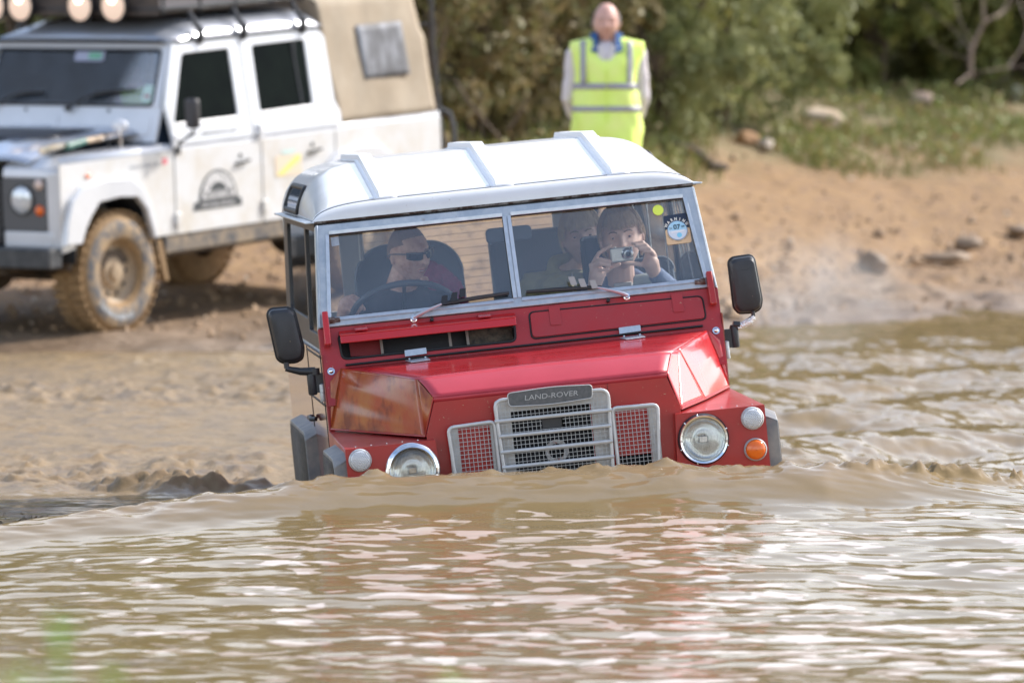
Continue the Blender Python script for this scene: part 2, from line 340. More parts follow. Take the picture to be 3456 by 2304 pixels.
def mk_ground_mat():
    m = bpy.data.materials.new('sandy_mud'); m.use_nodes = True; t = m.node_tree; b = t.nodes['Principled BSDF']; L = t.links.new
    at = t.nodes.new('ShaderNodeAttribute'); at.attribute_name = 'soil'; g = t.nodes.new('ShaderNodeTexCoord')
    def noise(s, d=6, scale=(1, 1, 1), r=.6):
        mp_ = t.nodes.new('ShaderNodeMapping'); mp_.inputs['Scale'].default_value = scale; L(g.outputs['Object'], mp_.inputs[0])
        n = t.nodes.new('ShaderNodeTexNoise'); n.inputs['Scale'].default_value = s; n.inputs['Detail'].default_value = d; n.inputs['Roughness'].default_value = r; L(mp_.outputs[0], n.inputs['Vector']); return n.outputs['Fac']
    def rng_(v, a, c, x=0, y=1):
        r = t.nodes.new('ShaderNodeMapRange'); r.inputs['From Min'].default_value = a; r.inputs['From Max'].default_value = c; r.inputs['To Min'].default_value = x; r.inputs['To Max'].default_value = y; L(v, r.inputs['Value']); return r.outputs[0]
    def mix(f, a, c):
        x = t.nodes.new('ShaderNodeMix'); x.data_type = 'RGBA'; L(f, x.inputs[0])
        for k, q in ((6, a), (7, c)):
            if isinstance(q, tuple): x.inputs[k].default_value = (*q, 1)
            else: L(q, x.inputs[k])
        return x.outputs[2]
    def add(a, c_, k=1.):
        x = t.nodes.new('ShaderNodeMath'); x.operation = 'MULTIPLY_ADD'; L(c_, x.inputs[0]); x.inputs[1].default_value = k; L(a, x.inputs[2]); return x.outputs[0]
    n1 = noise(1.6, 8, (1, .8, 1)); n2 = noise(9, 6); n3 = noise(.7, 3); n4 = noise(4, 5, (1, .5, 1))
    dist = add(at.outputs['Fac'], n3, 5.0)
    sand = mix(rng_(n1, .35, .7), (.25, .142, .055), (.315, .19, .08)); sand = mix(rng_(n2, .45, .62), sand, (.175, .10, .05))
    wet = mix(rng_(n4, .38, .62), (.13, .085, .05), (.215, .147, .092)); col = mix(rng_(dist, 3.8, 6.6), wet, sand)
    veg = mix(rng_(n2, .4, .62), (.19, .14, .07), (.13, .13, .045)); veg = mix(rng_(noise(3, 5), .5, .62), veg, (.24, .165, .085)); col = mix(rng_(dist, 12.5, 15.5), col, veg)
    L(col, b.inputs['Base Color']); L(rng_(dist, 2.2, 5.5, .42, .85), b.inputs['Roughness'])
    bu = t.nodes.new('ShaderNodeBump'); bu.inputs['Strength'].default_value = .8; bu.inputs['Distance'].default_value = .05; L(noise(7, 8), bu.inputs['Height']); L(bu.outputs[0], b.inputs['Normal'])
    return m
go = link('ground', ground_mesh(), mk_ground_mat(), kind='structure')

# ---- water: still pool + ripples + bow wave pushed up in front of the red car
CRX = np.array([-8, -3.5, -1.9, -1.2, -.6, 0, .6, 1.1, 1.7, 2.4, 3.5, 8]); CRY = np.array([17.6, 18.6, 19.1, 19.5, 19.78, 19.86, 19.88, 19.95, 20.25, 20.8, 21.6, 25])
CRH = np.array([.02, .06, .15, .225, .285, .305, .325, .315, .245, .19, .12, .03])
def CL(X, Y):
    k = np.exp(-((Y - 23.15 - .12 * np.sin(X * 3)) / .30) ** 2) * sstep(-.45, -.8, X)
    return k * (.38 * np.clip(fbm(X * 2.3 + 71, Y * 1.1 + 12, 3, .6) + .08, 0, .24) * (.5 + .9 * vn(X * 14, Y * 12)) * (.6 + .8 * vn(X * 33, Y * 28)))
def right_(X, d): return sstep(.8, 1.3, X) * sstep(.5, 2, d)
def froth_c(X, Y, d):
    return np.maximum(.05 * (fbm(X * 17 + 5, Y * 12, 4, .7) + .12), 0) * np.exp(-(d / .09) ** 2) * sstep(1.1, 1.4, X) * (1 - sstep(3.4, 4.5, X))
def water_h(X, Y):
    yc = np.interp(X, CRX, CRY); A = np.interp(X, CRX, CRH); d = Y - yc
    bp_ = .36 * (1 - .7 * sstep(1.1, 1.9, X))
    front = bp_ * np.exp(-(np.minimum(d, 0) / .34) ** 2) + (1 - bp_) * np.exp(-(np.minimum(d, 0) / 2.3) ** 2); back = np.exp(-(np.maximum(d, 0) / .33) ** 2)
    calm = np.exp(-((d + .12) / .30) ** 2) * (1 - .8 * sstep(1.0, 1.6, X))
    crest = A * np.where(d < 0, front, back)
    s = 0
    for (wl, amp, ang, ph) in [(.95, .0085, .22, 0), (.61, .0062, -.12, 1), (.43, .0050, .35, 2), (.31, .0036, -.3, 3), (1.7, .012, .1, 4), (.22, .0022, .1, 5)]:
        wob = fbm(X * .55 + ph * 7, Y * .4 + ph * 3, 3) * 2.8
        s = s + amp * .30 * np.sin(2 * PI / wl * (Y * math.cos(ang) + X * math.sin(ang) * .8) + wob * 2.2 + ph * 2.1) * (.35 + .9 * vn(X * .8 + ph * 11, Y * .5 + ph * 5))
    s = s + .012 * fbm(X * 2.4, Y * 4.4 + 50, 3, .5) + .0034 * fbm(X * 9 + 3, Y * 13, 3) * (.5 + vn(X * .6, Y * .5 + 8)) + .004 * fbm(X * 6, Y * 10, 2) * vn(X * .9 + 31, Y * .7)
    s = s * (.62 + .12 * sstep(-.5, 1.5, X)) * (1 + .25 * sstep(15, 13, Y))
    # churned wake left of and behind the car
    left = sstep(-.15, -.7, X) * sstep(22.6, 23.3, Y + .35 * fbm(X * 1.2, Y * .3, 3)) * (1 - sstep(35.5, 36.8, Y))
    right = sstep(.8, 1.25, X) * sstep(.1, .6, d)
    churn = .045 * fbm(X * 3.4 + 8, Y * 2.6, 5, .62) + .045 * np.maximum(fbm(X * 9, Y * 6, 3, .6) - .05, 0)
    clump = CL(X, Y)
    wake = .055 * np.sin((Y - .75 * X) * 2.3 + fbm(X * .7, Y * .5, 3) * 2.4) * sstep(21.0, 23, Y) * (1 - sstep(34, 44, Y)) + .026 * fbm(X * 3, Y * 2.2, 5, .6) + .012 * fbm(X * 9, Y * 6, 3) + .05 * np.maximum(fbm(X * 8, Y * 6, 3, .6), 0) * np.exp(-((Y - 25.4 + .9 * (X - 1.3)) / .12) ** 2) * (1 - sstep(2.0, 2.3, X))
    lip = .018 * fbm(X * 5.5, Y * 3.0 + 3, 3) * np.exp(-(d / .22) ** 2) + .007 * fbm(X * 9 + Y * 6, Y * 16 - X * 4, 3) * np.exp(-((d + .1) / .2) ** 2)
    froth = (.062 * np.maximum(fbm(X * 17 + 5, Y * 12, 4, .7) + .50, 0)) * np.exp(-((d + .05 * fbm(X * 3, Y * 0 + 2, 2)) / .07) ** 2) * sstep(1.0, 1.35, X) * (1 - sstep(3.2, 4.5, X))
    froth = froth + .034 * np.maximum(fbm(X * 15, Y * 9, 4, .65) + .05, 0) * np.exp(-((d - .02) / .05) ** 2) * sstep(-.9, -.6, X) * (1 - sstep(1.0, 1.2, X)) + .03 * np.maximum(fbm(X * 12, Y * 8, 3, .6) + .1, 0) * np.exp(-(d / .05) ** 2) * sstep(-.35, -.6, X) * sstep(-1.6, -1.1, X)
    return crest + s * (1 - .6 * calm * sstep(-3, -1.5, X)) * (1 - .6 * left) + left * .8 * (churn * (.35 + 1.3 * vn(X * .7 + 4, Y * .45)) + clump) + right * wake + lip + froth, left, d
def water_mesh():
    xs = np.concatenate([np.linspace(-120, -7, 30)[:-1], np.linspace(-7, -3.2, 60)[:-1], np.linspace(-3.2, 3.6, 420), np.linspace(3.6, 7, 60)[1:], np.linspace(7, 120, 30)[1:]])
    ys = np.concatenate([np.linspace(4, 12, 60)[:-1], np.linspace(12, 24, 760)[:-1], np.linspace(24, 38, 340)[:-1], np.linspace(38, 52, 160)])
    X, Y = np.meshgrid(xs, ys, indexing='ij'); Z, left, d = water_h(X, Y)
    n, m = X.shape; v = np.stack([X, Y, Z], -1).reshape(-1, 3)
    i = np.arange(n - 1)[:, None] * m + np.arange(m - 1)[None]; f = np.stack([i, i + m, i + m + 1, i + 1], -1).reshape(-1, 4)
    me = bpy.data.meshes.new('water'); me.vertices.add(len(v)); me.vertices.foreach_set('co', v.ravel())
    me.loops.add(len(f) * 4); me.loops.foreach_set('vertex_index', f.ravel()); me.polygons.add(len(f)); me.polygons.foreach_set('loop_start', np.arange(0, len(f) * 4, 4)); me.update(calc_edges=True)
    me.polygons.foreach_set('use_smooth', [True] * len(f))
    silt = np.clip(left * 1.0 + .8 * np.exp(-((d + .05) / .26) ** 2) * sstep(-4, -1, X) * (1 - .7 * sstep(1.1, 1.7, X)) + .5 * sstep(-.4, -1.2, X) * sstep(.1, .5, d) + .55 * sstep(.9, 1.3, X) * sstep(0, .3, d) * (1 - sstep(.6, 3.5, d)) + .2 * sstep(-.2, .5, d) + .25 * right_(X, d), 0, 1)
    me.attributes.new('silt', 'FLOAT', 'POINT').data.foreach_set('value', silt.ravel().astype(np.float32))
    den = .066 * sstep(-1.4, 1.4, X + (19 - Y) * .25) - .012 + .035 * sstep(17.5, 14.5, Y) * sstep(-1.2, .3, X) + .10 * fbm(X * .7 + 9, Y * .55, 3) - .25 * (1 - sstep(.30, .70, -d)) + .03 * np.exp(-((d + 1.25) / .5) ** 2) - .03 * sstep(22.5, 23, Y) * sstep(.5, 0, X) * 10  # density of the painted sky reflections
    me.attributes.new('sky_patch', 'FLOAT', 'POINT').data.foreach_set('value', den.ravel().astype(np.float32))
    me.attributes.new('clod', 'FLOAT', 'POINT').data.foreach_set('value', np.clip(CL(X, Y) * 20 - .2 + left * 2.6 * (fbm(X * 4.2 + 60, Y * 2.0, 4, .65) - .20) * (.4 + 1.2 * vn(X * .8, Y * .5 + 3)) + 30 * froth_c(X, Y, d), 0, 1).ravel().astype(np.float32))
    me.attributes.new('froth', 'FLOAT', 'POINT').data.foreach_set('value', np.clip(left, 0, 1).ravel().astype(np.float32))
    return me
def mk_water_mat():
    m = bpy.data.materials.new('muddy_water'); m.use_nodes = True; t = m.node_tree; b = t.nodes['Principled BSDF']; L = t.links.new
    b.inputs['IOR'].default_value = 1.333; b.inputs['Specular IOR Level'].default_value = .16
    at = t.nodes.new('ShaderNodeAttribute'); at.attribute_name = 'silt'; af = t.nodes.new('ShaderNodeAttribute'); af.attribute_name = 'froth'
    g = t.nodes.new('ShaderNodeTexCoord')
    mp_ = t.nodes.new('ShaderNodeMapping'); mp_.inputs['Scale'].default_value = (1, .6, 1); L(g.outputs['Object'], mp_.inputs[0])
    n = t.nodes.new('ShaderNodeTexNoise'); n.inputs['Scale'].default_value = 2.2; n.inputs['Detail'].default_value = 5; L(mp_.outputs[0], n.inputs['Vector'])
    x = t.nodes.new('ShaderNodeMix'); x.data_type = 'RGBA'; x.inputs[6].default_value = (.165, .115, .047, 1); x.inputs[7].default_value = (.215, .155, .072, 1); L(n.outputs['Fac'], x.inputs[0])
    y = t.nodes.new('ShaderNodeMix'); y.data_type = 'RGBA'; L(at.outputs['Fac'], y.inputs[0]); L(x.outputs[2], y.inputs[6]); y.inputs[7].default_value = (.245, .173, .095, 1)
    n2 = t.nodes.new('ShaderNodeTexNoise'); n2.inputs['Scale'].default_value = 4.5; n2.inputs['Detail'].default_value = 9; n2.inputs['Roughness'].default_value = .72; L(mp_.outputs[0], n2.inputs['Vector'])
    r2 = t.nodes.new('ShaderNodeMapRange'); r2.inputs['From Min'].default_value = .46; r2.inputs['From Max'].default_value = .62; L(n2.outputs['Fac'], r2.inputs['Value'])
    mu = t.nodes.new('ShaderNodeMath'); mu.operation = 'MULTIPLY'; L(r2.outputs[0], mu.inputs[0]); L(af.outputs['Fac'], mu.inputs[1])
    z = t.nodes.new('ShaderNodeMix'); z.data_type = 'RGBA'; L(mu.outputs[0], z.inputs[0]); L(y.outputs[2], z.inputs[6]); z.inputs[7].default_value = (.17, .13, .09, 1)
    ac = t.nodes.new('ShaderNodeAttribute'); ac.attribute_name = 'clod'; zz = t.nodes.new('ShaderNodeMix'); zz.data_type = 'RGBA'; L(ac.outputs['Fac'], zz.inputs[0]); L(z.outputs[2], zz.inputs[6]); zz.inputs[7].default_value = (.22, .16, .10, 1)
    # pale patches: sky reflections painted into the water colour
    fd = t.nodes.new('ShaderNodeAttribute'); fd.attribute_name = 'sky_patch'
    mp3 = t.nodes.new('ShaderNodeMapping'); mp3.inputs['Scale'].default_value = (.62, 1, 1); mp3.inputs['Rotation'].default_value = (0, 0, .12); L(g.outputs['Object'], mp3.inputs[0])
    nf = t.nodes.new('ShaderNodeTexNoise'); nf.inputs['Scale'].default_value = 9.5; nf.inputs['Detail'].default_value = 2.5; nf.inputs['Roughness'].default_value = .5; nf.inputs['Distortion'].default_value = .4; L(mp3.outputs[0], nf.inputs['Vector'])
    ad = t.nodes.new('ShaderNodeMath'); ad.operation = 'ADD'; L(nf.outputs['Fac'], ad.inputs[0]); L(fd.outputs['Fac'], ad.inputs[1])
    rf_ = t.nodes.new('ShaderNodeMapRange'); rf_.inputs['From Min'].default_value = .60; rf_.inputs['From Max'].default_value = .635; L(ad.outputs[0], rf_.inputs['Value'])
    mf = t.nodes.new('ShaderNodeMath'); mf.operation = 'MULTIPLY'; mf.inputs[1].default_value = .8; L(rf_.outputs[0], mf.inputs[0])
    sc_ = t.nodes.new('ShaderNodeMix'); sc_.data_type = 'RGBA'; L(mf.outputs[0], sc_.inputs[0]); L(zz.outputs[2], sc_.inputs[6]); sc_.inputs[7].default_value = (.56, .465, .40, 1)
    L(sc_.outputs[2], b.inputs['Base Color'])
    rr_ = t.nodes.new('ShaderNodeMapRange'); rr_.inputs['To Min'].default_value = .09; rr_.inputs['To Max'].default_value = .40; L(af.outputs['Fac'], rr_.inputs['Value']); rr2_ = t.nodes.new('ShaderNodeMath'); rr2_.operation = 'MULTIPLY_ADD'; rr2_.inputs[1].default_value = .55; L(ac.outputs['Fac'], rr2_.inputs[0]); L(rr_.outputs[0], rr2_.inputs[2]); L(rr2_.outputs[0], b.inputs['Roughness'])
    mp2 = t.nodes.new('ShaderNodeMapping'); mp2.inputs['Scale'].default_value = (1, .55, 1); L(g.outputs['Object'], mp2.inputs[0])
    n3 = t.nodes.new('ShaderNodeTexNoise'); n3.inputs['Scale'].default_value = 26; n3.inputs['Detail'].default_value = 4; L(mp2.outputs[0], n3.inputs['Vector'])
    bu = t.nodes.new('ShaderNodeBump'); bu.inputs['Distance'].default_value = .006
    rs = t.nodes.new('ShaderNodeMapRange'); rs.inputs['To Min'].default_value = .07; rs.inputs['To Max'].default_value = 1.0; L(af.outputs['Fac'], rs.inputs['Value']); L(rs.outputs[0], bu.inputs['Strength'])
    L(n3.outputs['Fac'], bu.inputs['Height']); L(bu.outputs[0], b.inputs['Normal'])
    return m
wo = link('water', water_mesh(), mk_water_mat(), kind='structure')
# ================================================================== the red 4x4
def R3(y, p, r): return (Matrix.Rotation(RAD(y), 3, 'Z') @ Matrix.Rotation(RAD(p), 3, 'X') @ Matrix.Rotation(RAD(r), 3, 'Y'))
RC = R3(5.553, -.124, -5.772); TC = (.156, 20.1667, .4422)
car = Thing('off_road_car', 'red boxy off-road car with white ribbed roof wading nose-deep through brown water', 'car', TC, RC, o=(0, 1.2, -1.03))
P = car.part
def mir(fn): fn(-1); fn(1)
# --- wings (front boxes)
def wing(s):
    b = MB(); X = lambda v: s * v
    o, i0, i1 = .76, .435, .405
    # top sheet, side, inner slanted return
    b.hexa([(X(i0), .004, -.004), (X(o), .004, -.004), (X(o), .90, .012), (X(.45), .90, .012)], [(X(i0), .004, 0), (X(o), .004, 0), (X(o), .90, .016), (X(.45), .90, .016)])
    b.hexa([(X(o - .006), .004, -.55), (X(o), .004, -.55), (X(o), .92, -.55), (X(o - .006), .92, -.55)], [(X(o - .006), .004, -.004), (X(o), .004, -.004), (X(o), .92, .012), (X(o - .006), .92, .012)])
    b.hexa([(X(i1), .004, -.55), (X(i1 + .006), .004, -.55), (X(i1 + .006), .07, -.55), (X(i1), .07, -.55)], [(X(i0), .004, -.004), (X(i0 + .006), .004, -.004), (X(i0 + .006), .07, -.004), (X(i0), .07, -.004)])
    w = P(b, 'wing', RED, bev=.004)
    car.plate('wing_front_panel', RED, [(X(i0), 0), (X(o), 0), (X(o), -.55), (X(i1), -.55)], [circ(X(.527), -.10, .086)], O=(0, .002, 0), t=.004, parent=w)
    rv = MB()
    for k in range(5):
        x = i0 + .06 + k * (o - i0 - .1) / 4; rv = MB(); rv.ball((X(x), .03, .0035), (.0035, .0035, .002), 8, 5); P(rv, 'rivet', CHR, w)
mir(wing)
P(MB().box(-.76, .76, .02, 3.35, -.56, -.52), 'chassis_floor', DARK)
LIN = mat('pale_bounce_lining', (.62, .62, .60), .8)  # kept pale to bounce light onto the occupants
# --- radiator panel with bonnet-shut gap, and fillers between wings
car.plate('radiator_panel', RED, [(-.462, .014), (-.41, -.55), (.41, -.55), (.462, .014), (.422, .136), (-.422, .136)],
          [rr(-.155, -.26, .135, .072, .004), rr(-.352, -.26, -.235, -.225, .004), rr(.22, -.26, .34, -.133, .004)], O=(0, .045, 0), t=.006, bev=.001)
for x in (-.145, .205): b = MB(); b.box(x, x + .001, .039, .0415, .075, .133); P(b, 'panel_seam', DARK)
P(MB().box(-.4, .4, .20, .22, -.5, .12), 'radiator_core', DARK)
b = MB(); b.lathe([(.028, 0), (.028, .006), (.042, .006), (.042, 0), (.028, 0)], (.012, .165, -.098), (0, -1, 0), 28)
P(b, 'fan_hub_ring', mat('white_ring', (.68, .67, .66), .5, c2=(.55, .25, .22), s=25, lo=.55, hi=.6))
# grey surround plate behind the grilles
car.plate('grille_backing', GREYP, rpoly([(-.212, .115), (-.196, -.26), (.19, -.26), (.20, .112)], .012), [rr(-.155, -.26, .135, .070, .003)], O=(0, .008, 0), t=.003)
for s, (a, bq) in ((-1, (-.352, -.235)), (1, (.22, .34))):
    lo_, hi_ = (-.386, -.218) if s < 0 else (.208, .374)
    car.plate('grille_backing', GREYP, rr(lo_, -.26, hi_, .038, .012), [rr(a, -.26, bq, .031, .003)], O=(0, .010 + .001 * s, 0), t=.003)
def mesh_grid(x0, x1, z0, z1, y, p=.0152, r=.00085, hole=None):
    b = MB(); n = round((x1 - x0) / p); m = round((z1 - z0) / p)
    for i in range(n + 1):
        x = x0 + i * p
        segs = [(z0, z1)]
        if hole and hole[0] < x < hole[1]: segs = [(z0, hole[2]), (hole[3], z1)]
        for (a, c) in segs: b.box(x - r, x + r, y - r, y + r, a, c)
    for j in range(m + 1):
        z = z0 + j * p; segs = [(x0, x1)]
        if hole and hole[2] < z < hole[3]: segs = [(x0, hole[0]), (hole[1], x1)]
        for (a, c) in segs: b.box(a, c, y - r * .9, y + r * .9, z - r, z + r)
    return b
MESHM = mat('grille_wire', (.42, .44, .46), .4, .4)
def grille(outl, x0, x1, z0, z1, y, bars, hole=None, wr=.0068):
    g = P(mesh_grid(x0, x1, z0, z1, y, hole=hole), 'grille_mesh', MESHM)
    fr = MB(); pts = [(u, y - .006, v) for u, v in outl]; fr.tube(pts, wr, 10, closed=True, flat=1.0)
    P(fr, 'grille_frame', ALU, ang=180)
    for z in bars:
        bb = MB(); bb.tube([(x0 - .012 + .01 * (z < 0), y - .010, z + .001), (x1 + .010 - .008 * (z < 0), y - .010, z - .001)], .0062, 8, flat=1.15, up=(0, 0, 1)); P(bb, 'grille_bar', ALU)
    return g
grille(rpoly([(-.212, .118), (-.194, -.27), (.186, -.27), (.200, .116)], .034, 6), -.206, .196, -.262, .106, -.012, [.042, -.0135, -.070, -.125, -.18, -.235], hole=(-.049, .027, -.003, .034))
P(MB().box(-.047, .025, .0, .004, -.003, .034), 'plastic_box', BLK, bev=.002)
grille(rpoly([(-.386, .038), (-.370, -.27), (-.214, -.27), (-.218, .044)], .022, 5), -.382, -.222, -.262, .032, -.004, [])
grille(rpoly([(.207, .046), (.213, -.27), (.352, -.27), (.374, .042)], .022, 5), .214, .366, -.262, .032, -.004, [])
# badge
bd = car.plate('name_badge', mat('badge_grey', (.075, .08, .085), .42, c2=(.13, .13, .13), s=60), rpoly([(-.160, .140), (0, .147), (.146, .139), (.144, .092), (-.004, .084), (-.158, .092)], [.014, .05, .014, .014, .05, .014]), O=(-.004, -.030, .0), t=.008, bev=.002)
rim = MB(); rim.tube([(x - .004, -.034, z) for x, z in rpoly([(-.160, .140), (0, .147), (.146, .139), (.144, .092), (-.004, .084), (-.158, .092)], [.014, .05, .014, .014, .05, .014])], .0019, 6, closed=True)
P(rim, 'badge_rim', ALU, bd, ang=180)
car.text('badge_lettering', 'LAND-ROVER', .026, mat('worn_badge_letter', (.42, .42, .41), .5), (-.008, -.0345, .1155), (1, 0, -.01), (0, 0, 1), parent=bd, sx=1.22, shear=.12, ext=.0006)
# --- headlamps and small lamps
LAMPGL = glass('lamp_glass', (.97, .98, .99), .035, (.75, .77, .78), gain=1.3)
FLUTE = glass('flute_glass', (.9, .92, .93), .10, (.85, .86, .87), gain=1.2)
def headlamp(s):
    x, z = s * .527, -.10
    r = .101 if s < 0 else .0935
    b = MB(); b.lathe([(.083, -.01), (r - .004, -.004), (r, .006), (r - .004, .016), (.084, .022), (.079, .016), (.079, -.01)], (x, 0, z), (0, -1, 0), 48)
    hb = P(b, 'headlamp', CHR if s < 0 else BLK, ang=50)
    if s > 0:
        b = MB(); b.lathe([(.0775, .012), (.087, .012), (.0885, .02), (.086, .028), (.0795, .026), (.0775, .012)], (x, 0, z), (0, -1, 0), 48); P(b, 'lamp_rim', CHR, hb, ang=60)
        b = MB()
        for a in (100, 135, 200, 250, 340, 20): b.ball((x + .0905 * math.cos(RAD(a)), -.018, z + .0905 * math.sin(RAD(a))), .0035, 8, 6)
        P(b, 'rim_screws', CHR, hb)
    b = MB(); b.lathe([(.078, .012), (.07, -.012), (.045, -.045), (.018, -.06), (.001, -.062)], (x, 0, z), (0, -1, 0), 36); P(b, 'reflector', REFL, hb)
    b = MB(); b.box(x - .016, x + .016, -.012, .03, z - .013, z + .013); P(b, 'bulb_shield', REFL, hb, bev=.003)
    prof = [(.0785, .014)] + [(.078 * math.cos(RAD(a)), .014 + .014 * math.sin(RAD(a))) for a in range(10, 91, 10)]
    b = MB(); b.lathe(prof, (x, 0, z), (0, -1, 0), 40); P(b, 'lamp_glass', LAMPGL, hb, ang=180)
    b = MB()
    for k in range(-13, 14):
        xx = k * .0055; h = math.sqrt(max(.074 ** 2 - xx * xx, 0))
        yy = -.019 - .0105 * (1 - (xx / .078) ** 2)
        b.tube([(x + xx, yy + .010 * (t_ ** 2), z + h * t_) for t_ in (-.95, -.5, 0, .5, .95)], .0010, 4)
    P(b, 'lens_flutes', FLUTE, hb)
mir(headlamp)
def small(s, z, m, nm, r=.0405):
    b = MB(); b.lathe([(r - .006, 0), (r + .001, 0), (r + .001, .014), (r - .003, .019), (r - .006, .014)], (s * .711, 0, z), (0, -1, 0), 32)
    h = P(b, nm, mat('lamp_rim_rubber', (.42, .41, .42), .5) if m is ORG else ALU, ang=50)
    prof = [(.001, .034)] + [((r - .004) * math.sin(RAD(a)), .014 + .020 * math.cos(RAD(a))) for a in range(10, 91, 10)]
    b = MB(); b.lathe(prof, (s * .711, 0, z), (0, -1, 0), 32); ln = P(b, 'lens', m, h, ang=180)
    if m is LENS:
        d = MB()
        for i in range(-5, 6):
            for j in range(-6, 7):
                x_, z_ = (i + .5 * (j % 2)) * .0066, j * .0058
                q = x_ * x_ + z_ * z_
                if q < (r - .007) ** 2: d.ball((s * .711 + x_, -.014 - .020 * math.sqrt(max(1 - q / (r - .003) ** 2, 0)), z + z_), .0026, 6, 4)
        P(d, 'lens_pattern', mat('lens_bead', (.55, .56, .58), .15), h)
for s in (-1, 1):
    small(s, -.044, LENS, 'side_lamp'); small(s, -.157, ORG, 'indicator_lamp')
# --- bonnet: flat top, front bevel, sloping flaps that come down on the wings
NX = 12
REDG = mat('sand_reflection_red_flap', (.38, .05, .018), .2, c2=(.42, .15, .035), s=5, coat=.12, spec=.4, scale=(2.2, .8, 1), c3=(.17, .02, .012), s3=9, lo3=.5, hi3=.7)  # orange and dark streaks paint the sand's reflection into the flap colour
def bon(u, v):  # u across -1..1 , v front->back 0..1 on the top surface
    xw = .462 + (.690 - .462) * v; y = .177 + (.872 - .177) * v
    z = .211 + .034 * v + .006 * (1 - u * u) * (1 - v)
    return (u * xw, y, z)
b = MB(); b.grid(lambda a, c: bon(a * 2 - 1, c), NX, 8)
P(b, 'bonnet', mat('bonnet_red_paint', (.46, .008, .012), .24, c2=(.38, .022, .028), s=7, scale=(1, 3, 1), coat=.6, rough2=.38, c3=(.45, .33, .2), s3=130, lo3=.72, hi3=.76), sol=.003, ang=60)
# rounded bevel
def bev(a, c):
    u = a * 2 - 1; xw = .462 + (.424 - .462) * c
    y = .177 + (.041 - .177) * c; z = .211 + .006 * (1 - u * u) * (1 - c) + (.148 - .211) * c + .004 * math.sin(PI * c)
    return (u * xw, y, z)
b = MB(); b.grid(bev, 24, 6)
def lipf(a, c): u = a * 2 - 1; return (u * .424, .041 + .004 * c, .148 - .016 * c)
b2 = MB(); b2.grid(lipf, 24, 2)
b.add(b2.v, b2.f); P(b, 'bonnet_front', mat('sky_sheen_red', (.50, .035, .052), .42, c2=(.44, .028, .04), s=5, coat=.15), sol=.003, ang=60)  # sky reflection on the oxidised bevel, painted in as a paler pink-red
P(MB().box(-.40, .40, .052, .09, .118, .140), 'bonnet_gap', DARK)
def flap(s):
    X = lambda v: s * v
    A = (X(.464), .178, .2115); B = (X(.424), .041, .147); Cc = (X(.465), .056, .012); Dn = (X(.601), .415, .016); E_ = (X(.752), .858, .024); F = (X(.736), .872, .20); G = (X(.692), .872, .246)
    H = (X(.505), .30, .216)
    def quad(b, p00, p10, p01, p11, n=10, bulge=0, dent=0):
        nrm = (Vector(p10) - Vector(p00)).cross(Vector(p01) - Vector(p00)).normalized() * s
        def fn(a, c):
            p = Vector(p00) * (1 - a) * (1 - c) + Vector(p10) * a * (1 - c) + Vector(p01) * (1 - a) * c + Vector(p11) * a * c
            k = bulge * math.sin(PI * a) * math.sin(PI * c)
            if dent: k += dent * (math.sin(a * 7.5 + 1.2 * c) * math.sin(PI * c) * math.sin(PI * a) + .5 * math.sin(a * 13 + 5 * c) * math.sin(PI * c) * math.sin(PI * a))
            return p + nrm * k
        b.grid(fn, n, n)
    if s < 0:
        b = MB(); quad(b, A, Cc, G, E_, 26, bulge=.012, dent=.0032); quad(b, G, E_, G, F, 4)
        vs3 = [Vector(A).lerp(Vector(B), i / 6) for i in range(7)]; b.add(vs3 + [Vector(Cc)], [(i + 1, i, 7) for i in range(6)])
        P(b, 'bonnet_side_flap', REDG, sol=.0025, off=0, ang=60)
        bb = MB(); bb.tube([B, Cc, E_], .0028, 6); P(bb, 'flap_edge', RED); return
    b = MB(); d = .0012
    quad(b, A, B, (H if 1 else A), Cc, 8)          # front corner facet upper
    quad(b, H, Cc, H, Dn, 10, dent=d * .6)
    quad(b, H, Dn, G, E_, 22, bulge=.008, dent=d)
    quad(b, G, E_, G, F, 4)
    P(b, 'bonnet_side_flap', REDG if s < 0 else REDB, sol=.0025, off=0, ang=28 if s > 0 else 80)
    bb = MB(); bb.tube([Cc, Dn, E_], .0028, 6); P(bb, 'flap_edge', RED)
mir(flap)
# --- bulkhead / scuttle, in the plane of the windscreen
O_ = Vector((0, .948, .396)); U_ = Vector((0, .313, .950)).normalized(); X_ = Vector((1, 0, 0)); N_ = X_.cross(U_)   # N_ points to the front
def W(x, s, n=0): return tuple(O_ + X_ * x + U_ * s + N_ * n)
recess = rpoly([(-.686, -.029), (-.022, -.029), (-.026, -.126), (-.680, -.126)], .022)
bh = car.plate('bulkhead', REDF, [(-.756, .0), (.756, .0), (.752, -.30), (-.752, -.30)], [recess], O=W(0, 0, -.005), U=X_, V=U_, t=.006, bev=.001)
